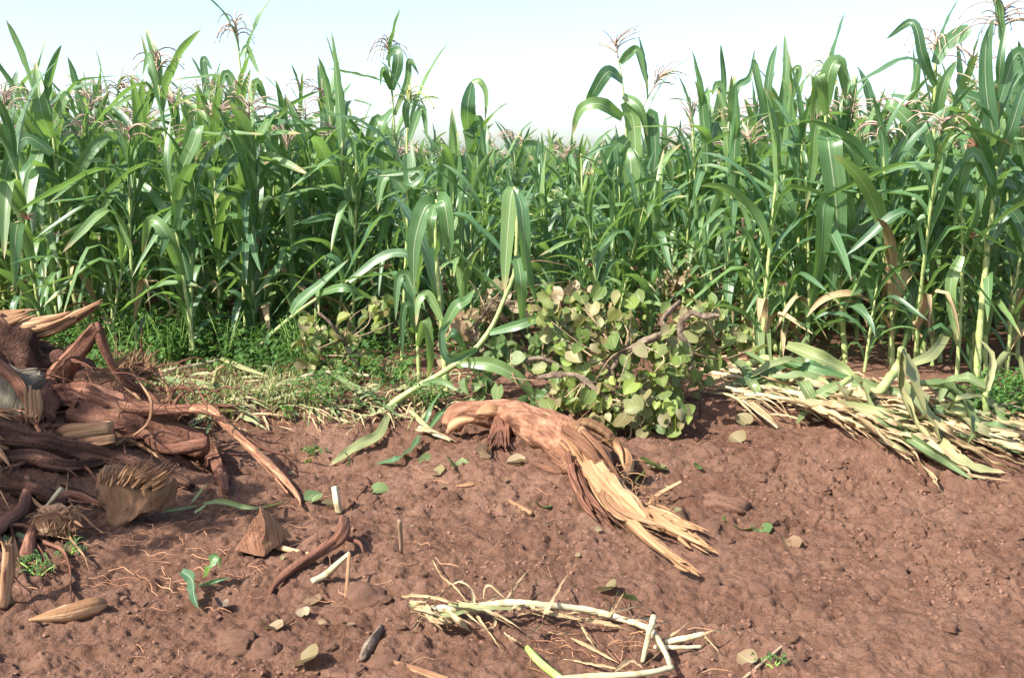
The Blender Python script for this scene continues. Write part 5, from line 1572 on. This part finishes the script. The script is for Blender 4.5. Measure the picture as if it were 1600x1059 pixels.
_rw = random.Random(71)
for _i in range(16):
    weed('tall feathery green weed among the maize stalks on the left', _rw.uniform(140, 480), _rw.uniform(548, 578), _rw.uniform(50, 105), 30 + _i, .065, 110, .17, 'feathery weeds among the left maize', _i % 3 > 0)
def undergrowth():
    rnd = random.Random(5)
    mb = MB()
    def patch(n, x0, x1, y0, y1, hmin, hmax, size):
        for i in range(n):
            px, py = rnd.uniform(x0, x1), rnd.uniform(y0, y1)
            p = G(px, py)
            if vnoise(np.array([p.x * 2.1]), np.array([p.y * 1.6]), 4)[0] < rnd.uniform(-.7, .2): continue
            weed_leaves(mb, rnd, p, rnd.uniform(hmin, hmax), rnd.randint(8, 16), size, .10)
    patch(200, -30, 500, 500, 572, .12, .42, .085)
    patch(140, -30, 500, 520, 578, .05, .30, .045)
    patch(150, 120, 480, 540, 590, .06, .25, .06)
    patch(260, 480, 760, 520, 640, .05, .30, .055)
    patch(60, 1520, 1640, 600, 665, .05, .2, .06)
    patch(120, 760, 1200, 500, 560, .1, .45, .08)
    patch(60, 1200, 1640, 500, 560, .05, .25, .06)
    solid('undergrowth', mb, M['weed'], G(300, 560), 'low green weeds covering the ground beneath the maize', 'weeds', None, 'stuff')
    # grass and torn leaf litter along the bank
    mb = MB()
    for i in range(4200):
        px = rnd.uniform(200, 720); py = rnd.uniform(575, 668) if px < 640 else rnd.uniform(600, 660)
        if rnd.random() < .12: px, py = rnd.uniform(1480, 1640), rnd.uniform(630, 690)
        p = G(px, py)
        if vnoise(np.array([p.x * 3.1]), np.array([p.y * 2.2]), 14)[0] < rnd.uniform(-.5, .5): continue
        if py > 645 and rnd.random() < .75: continue
        a = rnd.uniform(0, 6.283); h = rnd.uniform(.03, .13); o = Vector((math.cos(a), math.sin(a), 0)) * h * rnd.uniform(.2, 1.3)
        blade(mb, spl(np.array([tuple(p), tuple(p + o * .4 + Vector((0, 0, h * .7))), tuple(p + o + Vector((0, 0, h * rnd.uniform(.2, 1))))]), 2), rnd.uniform(.006, .013), side=(-math.sin(a), math.cos(a), 0), nu=1, fold=0)
    solid('grass', mb, M['grass'], G(450, 610), 'short mixed green and straw grass along the bank', 'grass', None, 'stuff')
    mb = MB()
    for i in range(190):
        px = rnd.uniform(200, 700); py = rnd.gauss(618, 22)
        p = G(px, py, .02)
        a = rnd.gauss(0, .9); l = rnd.uniform(.05, .3)
        d = Vector((math.cos(a), math.sin(a), 0)) * l
        e = p + d; e.z = hs(e.x, e.y) + rnd.uniform(.01, .06)
        m = (p + e) / 2 + Vector((0, 0, rnd.uniform(0, .03)))
        ribbon(mb, [p, m, e], rnd.uniform(.012, .04), rnd, nu=2, dry=True)
    solid('leaf_litter', mb, M['wilt'], G(430, 620), 'torn pale green maize leaves scattered over the grassy bank', 'leaf litter', None, 'stuff')
    mb = MB()
    for i in range(220):
        px = rnd.uniform(210, 720); py = rnd.gauss(622, 22)
        p = G(px, py, .015)
        a = rnd.gauss(0, .9); d = Vector((math.cos(a), math.sin(a), 0)) * rnd.uniform(.05, .28)
        e = p + d; e.z = hs(e.x, e.y) + rnd.uniform(.01, .05)
        ribbon(mb, [p, (p + e) / 2 + Vector((0, 0, rnd.uniform(0, .04))), e], rnd.uniform(.006, .026), rnd, nu=2, dry=True)
    solid('straw_litter', mb, M['straw'], G(470, 622), 'dry straw scraps mixed into the grassy bank on the left', 'straw', None, 'stuff')
    mb = MB()
    for i in range(230):
        r_ = rnd.random()
        if r_ < .45: px, py = rnd.gauss(290, 90), rnd.gauss(850, 45)
        elif r_ < .6: px, py = rnd.gauss(960, 60), rnd.gauss(1000, 22)
        elif r_ < .75: px, py = rnd.gauss(560, 120), rnd.gauss(655, 15)
        else: px, py = rnd.uniform(0, 900), rnd.uniform(720, 1059)
        p = G(px, py, .012)
        v = Vector((rnd.gauss(0, 1), rnd.gauss(0, 1), 0)).normalized()
        pts = [p]
        for j in range(4):
            v = (v + Vector((rnd.gauss(0, .35), rnd.gauss(0, .35), 0))).normalized()
            q = pts[-1] + v * rnd.uniform(.015, .05)
            q.z = hs(q.x, q.y) + rnd.uniform(.005, .03)
            pts.append(q)
        r = rnd.uniform(.0007, .0018)
        tube(mb, pts, [r, r, r, r * .8, r * .4], n=4, k=2, seed=i)
    solid('loose_rootlets', mb, M['rootlet'], G(300, 850), 'fine tan rootlets scattered over the bare soil', 'rootlets', None, 'stuff')
undergrowth()

# ------------------------------------------------------------------ single leaves, clods and crumbs on the soil
def fallen_leaf(px, py, size_px, mat, label, seed, group=None, tilt=.35, pair=None):
    rnd = random.Random(seed)
    b = G(px, py); b.z = ht(b.x, b.y) + .012
    s = size_px / ppm(b.y)
    a = rnd.uniform(0, 6.283)
    mb = MB()
    heart_leaf(mb, b - Vector((math.cos(a), math.sin(a), 0)) * s * .45, (rnd.gauss(0, tilt), rnd.gauss(-.25, tilt), 1), (math.cos(a), math.sin(a), rnd.gauss(0, .15)), s, rnd.uniform(.2, .7), seed)
    solid('fallen_leaf', mb, M[mat], b, label, 'leaf', group)
LV = [(1163, 826, 32, 'heart', 'olive curled leaf right of the log tips, left of a pale leaf'), (1190, 834, 34, 'heart_green', 'pale green leaf with a light stalk, right of the olive curled leaf'),
      (1234, 852, 32, 'heart_tan', 'curled whitish dead leaf, rightmost of three on the right-hand soil'), (985, 928, 36, 'heart_green', 'flat dull green leaf above the dried maize plant'),
      (955, 925, 34, 'heart_tan', 'crumpled grey leaf between a short twig and the dull green leaf'), (712, 730, 38, 'heart_green', 'curled green leaf lying left of the log tuft'),
      (665, 718, 24, 'heart_green', 'flat green leaf left of the curled green leaf'), (595, 764, 24, 'heart_green', 'oval green leaf in the hollow area right of a red root piece'),
      (757, 715, 24, 'heart_tan', 'tan leaf tucked beneath the log'), (806, 722, 28, 'heart_tan', 'pale crumpled leaf under the middle of the log'),
      (683, 740, 22, 'heart', 'small olive leaf below the curled green leaf'), (488, 940, 34, 'heart_tan', 'pale tan leaf, upper one of two near the lower left'),
      (475, 962, 24, 'heart_tan', 'pale tan leaf, lower one of two near the lower left'), (425, 985, 30, 'heart_tan', 'curled brown-grey leaf beside a dark patch at lower left'),
      (345, 952, 24, 'limb', 'dark grey dead leaf below the torn green leaf'), (517, 796, 30, 'heart_tan', 'round cream leaf beside the cream stalk stub'),
      (493, 790, 26, 'wilt', 'shredded pale green leaf left of the round cream leaf'), (848, 790, 26, 'heart_green', 'small green leaf left of the log splinters'),
      (1155, 690, 26, 'heart_tan', 'ochre leaf on bare soil below the cut branch'), (1162, 662, 26, 'heart_tan', 'whitish leaf at the top of the bare soil right of the branch'),
      (1020, 735, 40, 'heart', 'large yellow-green leaf right of the log strip'), (996, 748, 38, 'heart_green', 'green leaf beneath the torn log strip'), (1047, 668, 40, 'heart_green', 'bright pale green leaf at the low front of the cut branches'),
      (340, 648, 44, 'heart', 'pale olive leaf lying above the main stump root'), (432, 630, 34, 'heart', 'olive leaf in the litter on the bank'), (205, 695, 40, 'heart_tan', 'folded pale leaf beneath the bent stump root'),
      (182, 700, 30, 'heart_tan', 'second folded pale leaf beneath the bent stump root, on its left'), (25, 850, 34, 'heart_green', 'grey-green leaf leaning behind the broken stake'), (485, 1040, 44, 'heart_tan', 'grey rolled leaf standing near the bottom edge'),
      (560, 640, 28, 'wilt', 'torn green leaf scrap at the lip of the bank'), (1168, 1036, 30, 'heart_tan', 'whitish shred of leaf right of the dried plant, near bottom')]
for i, (x, y, s, m, l) in enumerate(LV):
    fallen_leaf(x, y, s, m, l, 700 + i)
RG = random.Random(99)
for i in range(34):
    x, y = RG.uniform(380, 1150), RG.uniform(690, 1050)
    if 600 < x < 1130 and 880 < y: continue
    fallen_leaf(x, y, RG.uniform(8, 15), RG.choice(['heart_tan', 'heart_tan', 'heart']), 'tiny pale leaf scrap on the bare soil', 800 + i, 'leaf scraps on the bare soil')

def clod_mesh(seed):
    rnd = np.random.RandomState(seed)
    import bmesh
    bm = bmesh.new()
    bmesh.ops.create_icosphere(bm, subdivisions=4, radius=1)
    for v in bm.verts:
        c = v.co.copy()
        n = fbm(np.array([c.x * 1.1 + seed]), np.array([c.y * 1.1 + c.z * 1.7]), seed, 4)[0]
        n2 = fbm(np.array([c.x * 5 + seed]), np.array([c.y * 5 + c.z * 6]), seed + 9, 3)[0]
        v.co = c * (1 + .28 * n + .07 * n2)
        v.co.z *= .72
    me = bpy.data.meshes.new('soil_clod')
    bm.to_mesh(me); bm.free()
    me.polygons.foreach_set('use_smooth', np.ones(len(me.polygons), dtype=bool))
    me.materials.append(M['clod'])
    return me
CLODS = [clod_mesh(s) for s in range(7)]
def clod(px, py, rx_px, label, seed, group=None, flatz=1.0):
    rnd = random.Random(seed)
    b = G(px, py); pm = ppm(b.y); r = rx_px / pm
    b.z = ht(b.x, b.y) - r * .15
    o = link('soil_clod', CLODS[seed % len(CLODS)])
    o.location = b
    o.rotation_euler = (rnd.gauss(0, .2), rnd.gauss(0, .2), rnd.uniform(0, 6.28))
    o.scale = (r * rnd.uniform(.85, 1.2), r * rnd.uniform(.8, 1.1), r * .8 * flatz)
    tag(o, label, 'clod', group)
for i, (x, y, r, l) in enumerate([(572, 935, 30, 'large rounded soil clod below the folded V stalk'), (362, 1010, 30, 'lumpy soil clod at the lower left, below two tan leaves'), (415, 1018, 22, 'soil clod just right of the lumpy one at lower left'),
                                  (592, 1028, 24, 'soil clod beside the charred stick at the bottom'), (575, 780, 16, 'dark soil clod next to the thin red root by the hollow'), (1132, 785, 32, 'broad flat soil clod right of the log tips'),
                                  (1408, 803, 16, 'squarish soil clod in the middle of the right-hand soil'), (1182, 918, 18, 'soil clod with a dark shadowed side, lower right of the log shadow'), (1310, 890, 20, 'rounded soil clod in the right foreground, left of another'),
                                  (1400, 892, 18, 'rounded soil clod right of its neighbour in the right foreground'), (1105, 708, 18, 'soil clod under the dead tassel at the right bank'), (1595, 790, 18, 'soil clod at the right edge'), (1375, 772, 15, 'small round soil clod above the squarish one'), (1110, 915, 14, 'small soil clod below the lowest log splinter')]):
    clod(x, y, r * 1.3, l, i)
for i in range(70):
    x, y = RG.uniform(-20, 1620), RG.uniform(700, 1058)
    if 690 < x < 1130 and 640 < y < 900: continue
    clod(x, y, RG.uniform(4, 11) * (1 + (y - 700) / 700), 'small reddish clod loose on the bare soil', 50 + i, 'small clods on the bare soil')

for i in range(30):
    x, y = RG.uniform(1090, 1620), RG.uniform(715, 1000)
    clod(x, y, RG.uniform(8, 19), 'medium reddish clod half sunk in the right-hand soil', 200 + i, 'medium clods on the right-hand soil', .8)
def crumbs():
    import bmesh
    rs = np.random.RandomState(4)
    bm = bmesh.new(); bmesh.ops.create_icosphere(bm, subdivisions=1, radius=1)
    base = np.array([tuple(v.co) for v in bm.verts]); F0 = np.array([[v.index for v in f.verts] for f in bm.faces]); bm.free()
    n = 26000
    d = 2.9 + 4.0 * rs.rand(n) ** 1.3
    u = rs.uniform(-.55, .55, n)
    X = u * (d + .3); Y = d
    keep = vnoise(X * 2.3, Y * 2.3, 8) + .4 * vnoise(X * 7, Y * 7, 9) > rs.uniform(-.4, .9, n)
    X, Y = X[keep], Y[keep]
    n = len(X)
    Z = Hs(X, Y) + detail(X, Y)
    r = .0022 + .010 * rs.rand(n) ** 3.2
    V = base[None] * r[:, None, None] * rs.uniform(.5, 1.4, (n, len(base), 1)) * np.array([1, 1, .8])
    V = V + np.stack([X, Y, Z - r * .05], -1)[:, None, :]
    Fa = F0[None] + (np.arange(n) * len(base))[:, None, None]
    me = bpy.data.meshes.new('soil_crumbs')
    me.from_pydata(V.reshape(-1, 3).tolist(), [], Fa.reshape(-1, 3).tolist())
    me.materials.append(M['clod'])
    tag(link('soil_crumbs', me), 'fine crumbs of reddish soil over the bare ground', 'soil', None, 'stuff')
crumbs()

# ------------------------------------------------------------------ trees: one far off behind the field, one beyond the left edge that dapples the stump
def tree(label, base, h, crown, nleaf, leafsize, seed, trunk_r):
    rnd = random.Random(seed)
    root = thing('tree', label, 'tree', base)
    b = Vector(base)
    mb = MB()
    c = Vector(crown[0]); r3 = crown[1]
    top = c + Vector((0, 0, r3[2] * .3))
    tube(mb, [b - Vector((0, 0, .2)), b.lerp(c, .4) + Vector((rnd.gauss(0, .1), rnd.gauss(0, .1), 0)), c - Vector((0, 0, r3[2] * .4)), top], [trunk_r, trunk_r * .75, trunk_r * .5, trunk_r * .15], n=12, k=6, rough=.12, ridge=4, seed=seed)
    ends = []
    for i in range(26):
        v = Vector((rnd.gauss(0, 1), rnd.gauss(0, 1), rnd.gauss(0, .9))).normalized()
        e = c + Vector((v.x * r3[0], v.y * r3[1], v.z * r3[2])) * rnd.uniform(.55, 1.0)
        s = b.lerp(c, rnd.uniform(.55, .95))
        m = (s + e) / 2 + Vector((0, 0, rnd.uniform(0, .2) * r3[2]))
        tube(mb, [s, m, e], [trunk_r * .3, trunk_r * .17, trunk_r * .05], n=6, k=4, rough=.15, seed=i)
        ends += [e, (m + e) / 2]
    part('trunk', mb, M['limb'], root)
    lf = MB()
    for i in range(nleaf):
        e = rnd.choice(ends)
        g = .17 * min(r3)
        p = e + Vector((rnd.gauss(0, g), rnd.gauss(0, g), rnd.gauss(0, g * .8)))
        heart_leaf(lf, p, (rnd.gauss(0, .7), rnd.gauss(-.3, .7), rnd.gauss(.8, .5)), (rnd.gauss(0, .7), rnd.gauss(0, .7), -.6), leafsize * rnd.uniform(.7, 1.3), .2, i)
    part('crown', lf, M['tree_leaf'], root)
tb = P(1605, 262, 55)
tree('distant tree showing through the maize at the upper right edge', (tb.x, 55, 0), 7, ((tb.x + .2, 55, 4.6), (1.3, 1.3, 2.6)), 2600, .22, 3, .16)
tree('leafy tree standing beyond the left edge, shading the stump', (-7.6, 1.2, 0), 6, ((-6.45, 2.1, 4.3), (1.35, 1.7, .9)), 950, .15, 5, .13)
